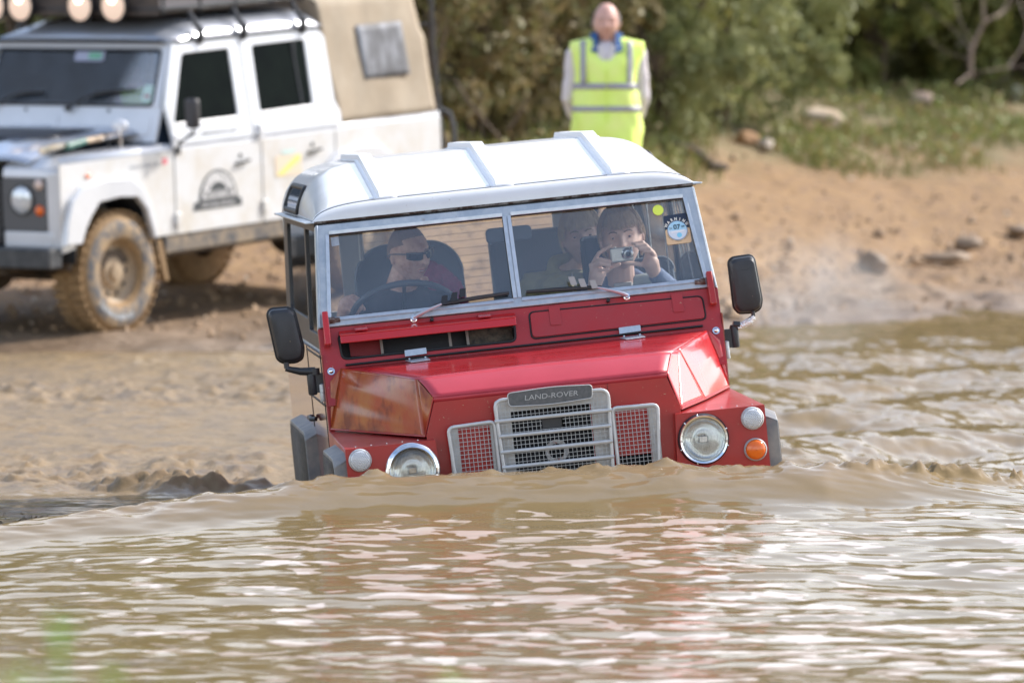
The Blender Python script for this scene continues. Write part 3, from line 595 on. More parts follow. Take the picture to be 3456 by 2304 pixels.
# vent box behind the open flap
b = MB(); b.hexa([W(-.69, -.025, -.09), W(-.015, -.025, -.09), W(-.015, -.13, -.09), W(-.69, -.13, -.09)], [W(-.69, -.025, -.10), W(-.015, -.025, -.10), W(-.015, -.13, -.10), W(-.69, -.13, -.10)])
P(b, 'vent_opening_back', BLK, bh)
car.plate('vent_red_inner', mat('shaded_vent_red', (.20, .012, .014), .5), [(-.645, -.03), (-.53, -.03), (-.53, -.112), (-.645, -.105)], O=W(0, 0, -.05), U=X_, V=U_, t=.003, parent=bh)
car.plate('vent_mesh', FLRD, rr(-.20, -.12, -.03, -.03, .01), O=W(0, 0, -.06), U=X_, V=U_, t=.003, parent=bh)
b = MB()
for x in (-.526, -.268, -.202): b.hexa([W(x - .005, -.03, -.04), W(x + .005, -.03, -.04), W(x + .005, -.112, -.035), W(x - .005, -.112, -.035)], [W(x - .005, -.03, -.036), W(x + .005, -.03, -.036), W(x + .005, -.112, -.031), W(x - .005, -.112, -.031)])
P(b, 'vent_struts', mat('strut_grey', (.30, .27, .24), .6), bh)
sl_ = MB(); sl_.tube([W(x, s, -.001) for x, s in recess], .0045, 6, closed=True); P(sl_, 'vent_seal', RUB, bh)
# open flap, hinged at its top edge and swung out
ou = Vector(N_) * .86 + U_ * -.50; ou.normalize()
fl = car.plate('vent_flap', REDB, rpoly([(-.683, 0), (-.018, 0), (-.018, -.060), (-.684, -.060)], .012), O=W(0, -.020, .004), U=X_, V=-(ou * 1.0), t=.006, bev=.0015)
lipm = MB(); e0 = Vector(W(0, -.020, .004)) + ou * .058
lipm.hexa([tuple(e0 + X_ * -.682), tuple(e0 + X_ * -.020), tuple(e0 + X_ * -.020 - U_ * .030), tuple(e0 + X_ * -.682 - U_ * .030)], [tuple(p) for p in (e0 + X_ * -.682 - N_ * .005, e0 + X_ * -.020 - N_ * .005, e0 + X_ * -.020 - U_ * .030 - N_ * .005, e0 + X_ * -.682 - U_ * .030 - N_ * .005)])
P(lipm, 'flap_lip', REDB, fl, bev=.003)
for x in (-.60, -.135):
    hg = MB(); p0 = Vector(W(x, -.012, .008)); hg.hexa([tuple(p0 - X_ * .024), tuple(p0 + X_ * .024), tuple(p0 + X_ * .024 + ou * .05), tuple(p0 - X_ * .024 + ou * .05)], [tuple(q + N_ * .003 + U_ * .003) for q in (p0 - X_ * .024, p0 + X_ * .024, p0 + X_ * .024 + ou * .05, p0 - X_ * .024 + ou * .05)])
    P(hg, 'flap_hinge', REDB, fl, bev=.0015)
# closed flap
fo = rpoly([(.040, -.024), (.690, -.031), (.694, -.116), (.038, -.121)], .020)
cf = car.plate('vent_flap', REDF, fo, O=W(0, 0, .003), U=X_, V=U_, t=.005, bev=.0015)
ed = MB(); ed.tube([W(x + (.004 if x > .36 else -.004), s + (.004 if s > -.07 else -.004), -.0005) for x, s in fo], .0030, 6, closed=True); P(ed, 'flap_seal', RUB, cf)
for x in (.132, .598):
    hg = car.plate('flap_hinge', REDF, rr(x - .021, -.083, x + .021, -.010, .006), O=W(0, 0, .0075), U=X_, V=U_, t=.004, parent=cf, bev=.001)
# side bracket posts with windscreen bolts
for s, mm in ((-1, REDB), (1, RED)):
    b = MB(); b.hexa([W(s * .738, .055, .01), W(s * .716, .055, .01), W(s * .716, -.075, .01), W(s * .742, -.075, .01)], [W(s * .738, .055, .042), W(s * .716, .055, .042), W(s * .716, -.075, .042), W(s * .742, -.075, .042)])
    q = P(b, 'hinge_bracket', mm, bev=.004)
    b = MB(); b.lathe([(.001, .02), (.009, .02), (.009, 0), (.012, 0), (.012, -.02)], W(s * .692, .025, .012), (-s, 0, 0), 12); P(b, 'bolt', RUST, q)
    b = MB(); b.ball(W(s * .728, -.168, .002), (.010, .010, .010), 12, 8); b.lathe([(.001, .002), (.014, .002), (.014, 0)], W(s * .728, -.168, .001), tuple(N_), 16); P(b, 'bolt_head', CHR)
# bonnet rear seal, hinges
b = MB(); b.tube([W(-.672, -.151, .004), W(.68, -.145, .004)], .0045, 8); P(b, 'bonnet_seal', RUB)
for x in (-.405, .405):
    b = MB(); b.hexa([(x - .045, .872, .247), (x + .040, .872, .250), (x + .044, .80, .2445), (x - .030, .785, .243)], [(x - .045, .872, .250), (x + .040, .872, .253), (x + .044, .80, .2475), (x - .030, .785, .246)])
    b.hexa([W(x - .042, -.145, .010), W(x + .04, -.142, .010), W(x + .04, -.118, .010), W(x - .042, -.120, .010)], [W(x - .042, -.145, .014), W(x + .04, -.142, .014), W(x + .04, -.118, .014), W(x - .042, -.120, .014)])
    for k in (-.03, .03): b.ball((x + k, .85, .254), .004, 8, 5)
    P(b, 'bonnet_hinge', GALVL, bev=.001)
# --- windscreen frame
outer = [(-.756, .002), (.753, .002), (.721, .400), (-.721, .400)]
holes = [[(-.703, .037), (-.016, .037), (-.017, .359), (-.674, .359)], [(.016, .038), (.709, .038), (.672, .360), (.015, .360)]]
wf = car.plate('windscreen_frame', GALV, outer, holes, O=W(0, 0, -.004), U=X_, V=U_, t=.022, bev=.003)
# inner step of the frame (glazing strips)
for (pts, nm) in ((holes[0], 0), (holes[1], 1)):
    st = MB(); q = [W(x, s, .008) for x, s in pts]; c_ = Vector(W(sum(p[0] for p in pts) / 4, sum(p[1] for p in pts) / 4, .008))
    for i in range(4):
        a, b_ = Vector(q[i]), Vector(q[(i + 1) % 4]); out = (a + b_) / 2 - c_; e = (b_ - a).normalized(); out = (out - e * out.dot(e)).normalized()
        wd = .014
        st.hexa([tuple(a + N_ * 0), tuple(b_ + N_ * 0), tuple(b_ + out * wd), tuple(a + out * wd)], [tuple(a + N_ * .003), tuple(b_ + N_ * .003), tuple(b_ + out * wd + N_ * .006), tuple(a + out * wd + N_ * .006)])
    P(st, 'glazing_strip', GALVL, wf, bev=.001)
    sb = MB(); sb.tube([tuple(Vector(p) - N_ * .006) for p in q], .0035, 6, closed=True); P(sb, 'glass_seal', RUB, wf)
    car.plate('windscreen_glass', WINDSCR, [(x * 1.0, s) for x, s in pts], O=W(0, 0, -.008), U=X_, V=U_, t=.0, label=None)
for s in (-1, 1):   # bright side rails
    b = MB(); b.hexa([W(s * .757, .0, -.02), W(s * .745, .0, .009), W(s * .712, .40, .009), W(s * .722, .40, -.02)], [W(s * .760, .0, -.02), W(s * .748, .0, .012), W(s * .715, .40, .012), W(s * .725, .40, -.02)]); P(b, 'frame_side_rail', GALVL, wf)
# --- roof
WG = .742
def roofh(y):
    return .853 + (.992 - .853) * min((y - 1.15) / .92, 1) if y < 2.07 else .992 - .006 * (y - 2.07)
def roofp(a, y):    # a in -1..1
    h = roofh(y); base = .792; x = math.sin(a * PI / 2) * .722 if abs(a) < 1 else math.copysign(.722, a)
    k = abs(x) / .722; return (x, y, base + (h - base) * (1 - k ** 8) ** (1 / 1.7))
ya = 1.15
b = MB(); ys_ = [ya + (3.26 - ya) * i / 40 for i in range(41)]
b.grid(lambda a, c: roofp(a * 2 - 1, ya + (3.26 - ya) * c), 64, 40)
ob = P(b, 'roof', WHT, sol=.003, ang=50)
b = MB()      # rolled front edge
def lipg(a, c):
    x, y, z = roofp(a * 2 - 1, ya); t = c * PI / 2
    xx = x * (1 + .012 * c); zz = .792 + (z - .001 - .792) * math.cos(t * .999) if c < 1 else .792
    return (xx, ya - .048 * math.sin(t), zz)
b.grid(lipg, 64, 8); P(b, 'roof_front_edge', WHT, ob, ang=60)
b = MB(); b.tube([(x, ya - .001, z + .0006) for x, y, z in [roofp(-1 + 2 * i / 60, ya) for i in range(61)]], .0011, 5); P(b, 'roof_seam', mat('seam_shadow_line', (.16, .15, .15), .8), ob)
b = MB(); b.grid(lambda a, c: (roofp(a * 2 - 1, 3.26)[0], 3.262, .78 + (roofp(a * 2 - 1, 3.26)[2] - .78) * c), 32, 2); P(b, 'roof_rear_end', WHT, ob)
for xr in (-.444, .0, .444):      # pressed ribs
    b = MB(); n = 44
    prof = [(-.043, .002), (-.029, .004), (-.024, .024), (.024, .024), (.029, .004), (.043, .002)]
    def rp(i, j):
        y = 1.146 + (3.1 - 1.146) * i / n; e = min(1, (y - 1.146) / .05 + .15)
        dx, dz = prof[j]; h = roofp(math.asin(min(abs(xr) / .722, 1)) * 2 / PI, y)[2]
        if abs(xr) < .001: h = roofh(y)
        hh = dz if dz < .01 else .004 + (dz - .004) * e
        return (xr + .004 + dx, y, h + hh)
    vs = [rp(i, j) for i in range(n + 1) for j in range(6)]; fs = [(i * 6 + j, i * 6 + j + 1, (i + 1) * 6 + j + 1, (i + 1) * 6 + j) for i in range(n) for j in range(5)]
    fs += [(5, 4, 3, 2, 1, 0)]
    b.add(vs, fs); P(b, 'roof_rib', RIB, ob, sol=.002, ang=25)
# gutter / drip rail
gl_ = [(-WG, 3.2, .792), (-WG, 1.16, .792), (-.735, 1.115, .788), (.735, 1.115, .788), (WG, 1.16, .792), (WG, 3.2, .792)]
b = MB(); b.tube(gl_[2:4], .0065, 8, flat=.8); P(b, 'drip_rail', RUST, ob)
for s in (-1, 1):
    b = MB(); b.box(min(s * .722, s * .757), max(s * .722, s * .757), 1.10, 3.22, .786, .792); P(b, 'drip_rail', GALVL, ob, bev=.002)
b = MB(); b.hexa([(-.722, 1.118, .782), (.722, 1.118, .782), (.722, 1.16, .782), (-.722, 1.16, .782)], [(-.722, 1.118, .765), (.722, 1.118, .765), (.722, 1.16, .765), (-.722, 1.16, .765)]); P(b, 'header_seal', RUB)
# alpine light on each side of the roof
for s in (-1, 1):
    pp = [(2.10, .812), (2.95, .812), (2.95, .905), (2.10, .905)]
    def onroof(y, z):
        return .722 * (1 - ((z - .792) / (roofh(y) - .792)) ** 1.7) ** (1 / 8)
    pl_ = [(s * (onroof(y, z) + .004), y, z) for y, z in rpoly(pp, .02)]
    n = len(pl_); b = MB(); cx_ = (s * .722, 2.2, .875); b.tube(pl_, .012, 8, closed=True, flat=.7); al = P(b, 'roof_window', RUB, ob, ang=180)
    b = MB(); b.grid(lambda a, c: (s * (onroof(2.12 + .81 * a, .82 + .078 * c) + .004), 2.12 + .81 * a, .82 + .078 * c), 10, 8); P(b, 'roof_window_glass', mat('dark_window', (.05, .06, .07), .05, spec=.8), al)
# --- body sides
for s in (-1, 1):
    # one sheet from bulkhead to tail, window openings cut out
    win = [rpoly([(1.03, .36), (1.80, .36), (1.80, .752), (1.185, .752)], .02), rr(1.87, .40, 3.05, .752, .03)]
    top = [(.93, .0), (3.35, .0), (3.32, .78), (1.135, .785), (.96, .395), (.94, .20)]
    low = car.plate('body_side', SIDE, [(.90, .30), (3.36, .30), (3.36, -.55), (2.75, -.55), (2.66, -.12), (1.84, -.12), (1.74, -.55), (.90, -.55)], O=(s * .757, 0, 0), U=(0, 1, 0), V=(0, 0, 1), t=.004)
    up = car.plate('door_top', BLK, [(.975, .306), (3.34, .306), (3.30, .785), (1.16, .785), (.985, .36)], win, O=(s * .752, 0, .0), U=(0, 1, 0), V=(-.055 * s, 0, 1), t=.016, bev=.002)
    for k, wn in enumerate(win): car.plate('side_window', SIDEGL, wn, O=(s * .752, 0, 0), U=(0, 1, 0), V=(-.055 * s, 0, 1), t=0, parent=up)
    car.plate('bounce_lining', LIN, [(1.0, -.5), (3.2, -.5), (3.2, .34), (1.0, .34)], O=(s * .735, 0, 0), U=(0, 1, 0), V=(0, 0, 1), t=.01, parent=low)  # inner plates added to throw light back onto the people
    b = MB()
    for yy in (.955, 1.79): b.box(s * .7595 - .0015, s * .7595 + .0015, yy, yy + .006, -.5, .30)
    b.box(s * .7595 - .002, s * .7595 + .002, .93, 1.79, .105, .112); b.box(s * .7595 - .002, s * .7595 + .002, .93, 1.79, .285, .292)
    P(b, 'door_gap', RUB, low)
    b = MB(); b.tube([(s * .768, 1.5, .03), (s * .785, 1.52, .03), (s * .785, 1.66, .03), (s * .768, 1.68, .03)], .009, 8); P(b, 'door_handle', BLK, low)
    # bulkhead corner post and door hinges
    b = MB(); b.hexa([(s * .720, .905, .20), (s * .757, .905, .20), (s * .757, .955, .20), (s * .720, .955, .20)], [(s * .722, .955, .396), (s * .7575, .955, .396), (s * .7575, 1.0, .396), (s * .722, 1.0, .396)])
    b.hexa([(s * .735, .89, -.5), (s * .757, .89, -.5), (s * .757, .93, -.5), (s * .735, .93, -.5)], [(s * .735, .90, .20), (s * .757, .90, .20), (s * .757, .94, .20), (s * .735, .94, .20)])
    P(b, 'corner_post', REDF, bev=.002)
    for z in (.16, -.30):
        b = MB(); b.lathe([(.001, -.035), (.009, -.035), (.0105, -.03), (.0105, -.002), (.0085, 0), (.0105, .002), (.0105, .03), (.001, .034)], (s * .766, .925, z), (0, 0, 1), 12)
        b.box(min(s * .758, s * .772), max(s * .758, s * .772), .93, 1.02, z - .02, z + .02); P(b, 'door_hinge', GALVL, bev=.0)
    # angular flares over both arches
    for (y0, y1, fr) in ((.02, .64, 1), (1.725, 2.74, 0)):
        b = MB(); o1 = s * .806; i1 = s * .760; zt = -.016
        pr = [(y0, -.55), (y0, zt - .028), (y0 + .05, zt), (y1 - .06, zt), (y1, zt - .05), (y1, -.55)]
        ins = [(y1 - .055, -.55), (y1 - .055, zt - .075), (y1 - .09, zt - .055), (y0 + .085, zt - .055), (y0 + .05, zt - .085), (y0 + .05, -.55)]
        outer_ = pr + ins
        vs = [(i1, y, z) for y, z in outer_] + [(o1, y, z - .018) for y, z in outer_]; n = len(outer_)
        fs = [(i, (i + 1) % n, n + (i + 1) % n, n + i) for i in range(n)]
        m_ = len(pr)
        for i in range(m_ - 1): fs.append((i, i + 1, n - 2 - i, n - 1 - i)); fs.append((n + i, n + i + 1, 2 * n - 2 - i, 2 * n - 1 - i))
        b.add(vs, fs); f_ = P(b, 'wheel_flare', FLR, bev=.003, ang=30)
        b = MB(); b.add([(o1 + s * .0015, y, z - .018) for y, z in [(y0 + .01, -.55), (y0 + .01, zt - .04), (y0 + .06, zt - .012), (y1 - .06, zt - .012), (y1 - .01, zt - .06), (y1 - .01, -.55)]], [(0, 1, 2, 3, 4, 5)]); P(b, 'flare_mud', FLRD, f_, sol=.001)
    # wheels
for s in (-1, 1):
    for yc in (.33, 2.26):
        b = MB(); b.lathe([(.20, -.10), (.34, -.10), (.375, -.07), (.38, 0), (.375, .07), (.34, .10), (.20, .10)], (s * .66, yc, -.65), (s, 0, 0), 36)
        wh = P(b, 'wheel', FLRD, ang=40)
        b = MB(); b.lathe([(.20, .09), (.19, .03), (.12, .03), (.10, .06), (.001, .06)], (s * .66, yc, -.65), (s, 0, 0), 24); P(b, 'wheel_rim', GREYP, wh)
P(MB().box(-.82, .82, -.16, -.06, -.56, -.45), 'front_bumper', GALV, bev=.006)
# rear wall with window and heater lines
car.plate('rear_wall', LIN, [(-.745, -.55), (.745, -.55), (.72, .80), (.55, .97), (-.55, .97), (-.72, .80)], [rr(-.40, .33, .395, .70, .03), rr(-.66, .36, -.50, .70, .03), rr(.50, .36, .66, .70, .03)], O=(0, 3.25, 0), t=.02)
car.plate('rear_window', SIDEGL, rr(-.40, .33, .395, .70, .03), O=(0, 3.245, 0), t=0)
b = MB()
for k in range(11): z = .35 + k * .031; b.box(-.395, .39, 3.238, 3.240, z, z + .0016)
P(b, 'heater_wires', mat('heater_wire', (.12, .07, .05), .6))
# --- cabin: dash, wheel, seats
P(MB().box(-.70, .70, 1.10, 1.24, .20, .355), 'dashboard', mat('grey_dash', (.30, .31, .33), .6), bev=.02)
SEATM = mat('woven_grey_seat', (.085, .11, .14), .75, bump=.0)
_t = SEATM.node_tree; _c = _t.nodes.new('ShaderNodeTexChecker'); _c.inputs['Scale'].default_value = 190; _c.inputs['Color1'].default_value = (.05, .065, .085, 1); _c.inputs['Color2'].default_value = (.19, .23, .27, 1)
_g = _t.nodes.new('ShaderNodeTexCoord'); _t.links.new(_g.outputs['Object'], _c.inputs['Vector']); _t.links.new(_c.outputs[0], _t.nodes['Principled BSDF'].inputs['Base Color'])
SEATE = mat('seat_piping', (.25, .29, .34), .5)
def seat(x0, x1, y, zt, r=.08, m=SEATM, zb=-.05):
    o_ = rr(x0, zb, x1, zt, [r, r, .02, .02], 8)
    q = car.plate('seat_back', m, o_, O=(0, y, 0), U=(1, 0, 0), V=(0, .12, 1), t=.09, bev=.02)
    b = MB(); b.tube([(x, y + .12 * z - .046, z) for x, z in rr(x0 + .004, zb, x1 - .004, zt - .004, [r, r, .02, .02], 8)[:18]], .004, 6); P(b, 'seat_piping', SEATE, q)
    b = MB(); b.box(x0 + .01, x1 - .01, y - .48, y, zb - .12, zb); P(b, 'seat_cushion', m, bev=.03)
seat(-.535, -.105, 1.93, .655, .13); seat(.035, .362, 2.25, .645, .04); seat(.358, .468, 1.84, .607, .012, mat('dark_headrest', (.018, .022, .03), .8)); seat(.43, .72, 1.9, .50, .05)
b = MB(); cw = Vector((-.40, 1.36, .395)); ph = RAD(39)
b.tube([tuple(cw + Vector((.205 * math.cos(t), -.205 * math.sin(t) * math.cos(ph), .205 * math.sin(t) * math.sin(ph)))) for t in [2 * PI * i / 48 for i in range(48)]], .0125, 10, closed=True)
sw = P(b, 'steering_wheel', mat('wheel_grey_rubber', (.06, .075, .095), .4), ang=180)
b = MB()
for a in (90, 210, 330): t = RAD(a); b.tube([tuple(cw), tuple(cw + Vector((.2 * math.cos(t), -.2 * math.sin(t) * math.cos(ph), .2 * math.sin(t) * math.sin(ph))))], .008, 6)
b.tube([tuple(cw), (-.40, 1.15, .22)], .02, 8); P(b, 'wheel_spokes', BLK, sw)
car.plate('interior_mirror', mat('mirror_back_grey', (.07, .09, .115), .5), rr(-.075, .640, .10, .697, .018), O=(0, 1.18, 0), U=(1, 0, -.0), V=(0, 0, 1), t=.02, bev=.005)
b = MB(); b.tube([(.0, 1.17, .69), (0, 1.10, .75)], .006, 6); P(b, 'mirror_stalk', BLK)
# clutter of rails and hanging things on the passenger side
b = MB()
for (x, z0, z1, y) in ((.64, .30, .76, 2.4), (.66, .32, .76, 2.1), (.61, .36, .76, 2.6), (.685, .30, .75, 1.8), (.585, .5, .76, 2.5)):
    b.tube([(x, y, z0), (x - .004, y, z1)], .003, 6)
P(b, 'cage_rails', GALVL)
b = MB(); b.tube([(-.50, 1.95, .60), (-.497, 1.95, .72), (-.49, 1.95, .745)], .009, 6); P(b, 'belt_guide', GREYP)
# fittings in the windscreen: dot and warning holder
DOT = mat('yellow_dot', (.80, .95, .12), .6, emit=0)
car.plate('yellow_dot_sticker', DOT, circ(.574, .326, .0205, 32), O=W(0, 0, -.004), U=X_, V=U_, t=.001)
NV = mat('navy_card', (.02, .035, .07), .5); PCH = mat('peach_card', (.75, .52, .30), .6); TXB = mat('white_lettering', (.85, .82, .72), .6); DISC = mat('pale_blue_disc', (.50, .74, .86), .5, c2=(.36, .66, .86), s=60); DINK = mat('dark_ink', (.03, .07, .10), .6); PEAR = mat('pearl_disc', (.70, .76, .82), .5)
st = car.plate('warning_card', NV, rpoly([(.590, .300), (.678, .305), (.684, .198), (.590, .196)], .006), O=W(0, 0, -.0045), U=X_, V=U_, t=.001)
car.plate('card_lower', PCH, rpoly([(.590, .246), (.684, .246), (.684, .187), (.590, .185)], .008), O=W(0, 0, -.0035), U=X_, V=U_, t=.001, parent=st)
car.plate('disc_rim', mat('disc_rim_grey', (.25, .35, .48), .5), circ(.636, .238, .0385, 40), O=W(0, 0, -.0025), U=X_, V=U_, t=.001, parent=st)
car.plate('disc', DISC, circ(.636, .238, .0360, 40), O=W(0, 0, -.0015), U=X_, V=U_, t=.001, parent=st)
car.plate('disc_lower', PEAR, [(.636 + .0355 * math.cos(RAD(a)), .238 + .0355 * math.sin(RAD(a))) for a in range(180, 361, 10)], O=W(0, 0, -.0007), U=X_, V=U_, t=.001, parent=st)
car.plate('disc_bar', mat('white_strip', (.85, .85, .86), .6), [(.612, .236), (.662, .239), (.662, .232), (.612, .229)], O=W(0, 0, .0001), U=X_, V=U_, t=.001, parent=st)
car.plate('disc_spot', mat('blue_spot', (.25, .65, .85), .5), circ(.641, .219, .0095, 20), O=W(0, 0, .0001), U=X_, V=U_, t=.001, parent=st)
car.text('warning_lettering', 'WARNING', .0155, TXB, W(0, 0, -.002), X_, U_, parent=st, ext=.0004, arc=(.636, .238, .0455, 150, 32), sx=.9, bold=.0006)
car.text('disc_numbers', '07', .026, DINK, W(.635, .2510, .0004), X_, U_, parent=st, ext=.0003, bold=.0005)
car.text('disc_numbers', '31', .012, DINK, W(.6115, .2475, .0004), X_, U_, parent=st, ext=.0003)
car.text('disc_numbers', '09', .012, DINK, W(.6585, .2510, .0004), X_, U_, parent=st, ext=.0003)
car.text('holder_lettering', 'TAMPER PROOF HOLDER', .0058, DINK, W(0, 0, -.0023), X_, U_, parent=st, ext=.0002, arc=(.636, .238, .0425, 200, 340))
car.plate('grey_permit_sticker', mat('permit_grey', (.40, .45, .5), .5, c2=(.3, .34, .4), s=90), [(-.668, .352), (-.640, .353), (-.638, .318), (-.668, .316)], O=W(0, 0, -.005), U=X_, V=U_, t=.001)
# --- wipers
FINB = mat('black_fin', (.02, .02, .022), .4); FINL = mat('sunlit_fin', (.40, .37, .33), .4, .3)  # right-hand fins have sunlight put into a paler beige
def wiper(piv, arm, b0, b1, fins, light, washer):
    b = MB(); b.lathe([(.001, .026), (.010, .026), (.011, .020), (.008, .004), (.012, .002), (.012, -.01)], W(*piv, .004), tuple(N_), 14); ob = P(b, 'wiper', CHR)
    b = MB(); b.tube([W(*piv, .026), W(*lerp(piv, arm, .15), .034), W(*lerp(piv, arm, .55), .034), W(*arm, .024)], [.011, .012, .009, .006], 8, flat=.7); P(b, 'wiper_arm', mat('brushed_wiper_steel', (.62, .62, .63), .38, .6), ob)
    b = MB(); b.tube([W(*arm, .022), W(*lerp(arm, b1, .5), .016)], .003, 6);
    b.tube([W(*b0, .010), W(*lerp(b0, b1, .25), .013), W(*lerp(b0, b1, .6), .014), W(*b1, .010)], [.005, .008, .008, .006], 6); b.tube([W(*b0, .004), W(*b1, .004)], .004, 6)
    P(b, 'wiper_blade', BLK, ob)
    for (x, s_) in fins:
        d = Vector(b1) - Vector(b0); d.normalize(); sg = 1 if b1[0] > b0[0] else -1; e = Vector((d.y, -d.x)) * (-sg)
        c = Vector((x, s_)); h = .0165
        k = [c - d * h * .9 - e * h * 1.1, c + d * h * .5 - e * h * 1.1, c + d * h * 1.0 + e * h * .9, c - d * h * .4 + e * h * .9]
        car.plate('wiper_fin', FINL if light else FINB, [(p.x, p.y) for p in k], O=W(0, 0, .026), U=X_, V=U_, t=.003, parent=ob)
        b = MB(); q0 = W(c.x, c.y, .012); q1 = W(c.x, c.y, .026); b.tube([q0, q1], .005, 6); P(b, 'fin_mount', BLK, ob)
    b = MB(); b.lathe([(.001, .02), (.007, .02), (.007, .0)], W(*washer, .0), tuple(N_), 10); P(b, 'washer_jet', RUB)
wiper((-.397, -.002), (-.289, .040), (-.312, .043), (-.030, .060), [(-.276, .056), (-.238, .064), (-.205, .076)], 0, (-.33, -.012))
wiper((.410, -.002), (.304, .041), (.320, .046), (.036, .057), [(.291, .056), (.250, .066), (.214, .078)], 1, (.338, -.010))
# --- door mirrors
def door_mirror(s):
    if s < 0: pts = [(-.938, .470), (-.926, .487), (-.860, .486), (-.838, .470), (-.818, .330), (-.826, .292), (-.850, .282), (-.898, .284), (-.918, .300)]
    else: pts = [(.812, .485), (.826, .498), (.896, .501), (.908, .488), (.922, .330), (.914, .300), (.890, .288), (.832, .290), (.816, .312)]
    shell = MB(); cx_ = sum(p[0] for p in pts) / len(pts); cz_ = sum(p[1] for p in pts) / len(pts)
    rp_ = rpoly(pts, .010, 3)
    rings = [(.040, 1.0), (.018, 1.0), (.004, .96), (-.006, .86), (-.012, .6), (-.014, .0)]
    n = len(rp_); vs = []; fs = []
    for (dy, k) in rings[:-1]:
        for x, z in rp_: vs.append((cx_ + (x - cx_) * k, .95 + dy, cz_ + (z - cz_) * k))
    for r_ in range(len(rings) - 2):
        for i in range(n): fs.append((r_ * n + i, r_ * n + (i + 1) % n, (r_ + 1) * n + (i + 1) % n, (r_ + 1) * n + i))
    fs.append(tuple((len(rings) - 2) * n + i for i in range(n))); fs.append(tuple(reversed(range(n))))
    shell.add(vs, fs); mm = P(shell, 'door_mirror', BLK, ang=25)
    b = MB(); b.tube([(x, .95 + .030, z) for x, z in rp_], .0065, 6, closed=True); P(b, 'mirror_surround', RUB, mm, ang=180)
    b = MB()
    if s < 0:
        b.tube([(-.888, .955, .285), (-.888, .955, .262)], .010, 8); b.tube([(-.893, .955, .262), (-.84, .950, .246), (-.785, .945, .240)], [.010, .014, .017], 10); b.tube([(-.785, .945, .252), (-.785, .945, .228)], .018, 10)
        b.lathe([(.001, .040), (.016, .040), (.0175, .035), (.0175, -.035), (.014, -.042), (.001, -.042)], (-.800, .95, .195), (0, 0, 1), 14); b.box(-.785, -.757, .94, .965, .16, .232)
        P(b, 'mirror_arm', BLK, mm, ang=40)
    else:
        b.tube([(.882, .955, .292), (.882, .955, .272)], .008, 8); P(b, 'mirror_stem', BLK, mm)
        b = MB(); b.tube([(.884, .952, .272), (.868, .950, .256), (.815, .945, .238)], [.010, .015, .012], 10); P(b, 'foil_wrapped_arm', FOIL, mm)
        b = MB(); b.lathe([(.001, .044), (.013, .044), (.0165, .035), (.0165, -.035), (.014, -.042), (.001, -.042)], (.803, .95, .205), (0, 0, 1), 14); b.box(.765, .792, .94, .965, .165, .235); b.tube([(.80, .945, .25), (.825, .945, .245)], .014, 8); P(b, 'mirror_arm', BLK, mm, ang=40)
mir(door_mirror)
# ================================================================== people
def head_shape(M, scale=1.0, ears=True, jaw=1.0, smile=0):
    """closed head in local axes x right, -y forward, z up; returns an MB already moved by M"""
    nu, nv = 72, 52; vs = []; b = MB()
    def g(v, c, s): return math.exp(-((v - c) / s) ** 2)
    def pt(th, ph):
        x = math.cos(ph) * math.cos(th); y = math.cos(ph) * math.sin(th); z = math.sin(ph)
        X = .076 * x; Y = .097 * y; Z = .116 * z
        if Z < -.01:
            k = (-.01 - Z) / .106; X *= 1 - .30 * jaw * k ** 1.3; Y = Y * (1 - .10 * k) - .008 * k
            if y > 0: Y *= 1 - .45 * k
        if Z > .0 and y > 0: Y *= 1.05
        if y < .1:
            f = min(1, max(0, (-y + .1) / .5)); dy = 0
            dy -= .0045 * g(Z, .030, .010) * g(abs(X), .028, .024)               # brow
            dy += .0105 * g(Z, .008, .014) * g(abs(X), .031, .016)               # sockets
            dy -= .007 * g(Z, .006, .018) * g(X, 0, .009)                         # bridge
            dy -= .017 * g(Z, -.016, .015) * g(X, 0, .0105)                       # nose
            dy -= .009 * g(Z, -.026, .009) * g(X, 0, .019)                        # nostril wings
            dy -= .005 * g(Z, -.024, .02) * g(abs(X), .046, .018)                # cheek
            dy -= .0055 * g(Z, -.053, .0055) * g(X, 0, .021) + .0065 * g(Z, -.064, .006) * g(X, 0, .019)
            dy += .0045 * g(Z, -.0585, .0025) * g(X, 0, .026)                     # mouth line
            dy += .004 * g(Z, -.076, .006) * g(X, 0, .02)
            dy -= .008 * g(Z, -.096, .014) * g(X, 0, .020)                        # chin
            dy += .004 * g(Z, .0, .03) * g(abs(X), .068, .01)
            Y += dy * f
        return (X * scale, Y * scale, Z * scale)
    vs.append((0, 0, -.116 * scale)); vs[0] = pt(0, -PI / 2 + 1e-4)
    for i in range(1, nv):
        for j in range(nu): vs.append(pt(2 * PI * j / nu, -PI / 2 + PI * i / nv))
    vs.append((0, 0, .116 * scale)); N = len(vs) - 1; fs = []
    for j in range(nu): fs.append((0, 1 + (j + 1) % nu, 1 + j)); fs.append((N, N - nu + j, N - nu + (j + 1) % nu))
    for i in range(nv - 2):
        for j in range(nu): a = 1 + i * nu + j; c = 1 + i * nu + (j + 1) % nu; fs.append((a, c, c + nu, a + nu))
    b.add(vs, fs, M)
    surf = np.array(vs)
    if ears:
        for s in (-1, 1):
            E = M @ Matrix.Translation((s * .077 * scale, .012 * scale, -.002 * scale)) @ Euler((RAD(-10), 0, RAD(s * 22))).to_matrix().to_4x4()
            b.ball((0, 0, 0), (.006 * scale, .018 * scale, .031 * scale), 14, 10, E)
            b.ball((0, .001, -.018 * scale), (.006 * scale, .010 * scale, .012 * scale), 10, 8, E)
    def front(x, z):
        x *= scale; z *= scale; q = surf[surf[:, 1] < 0]; i = np.argmin((q[:, 0] - x) ** 2 + (q[:, 2] - z) ** 2); return M @ Vector((x, q[i, 1], z))
    return b, front
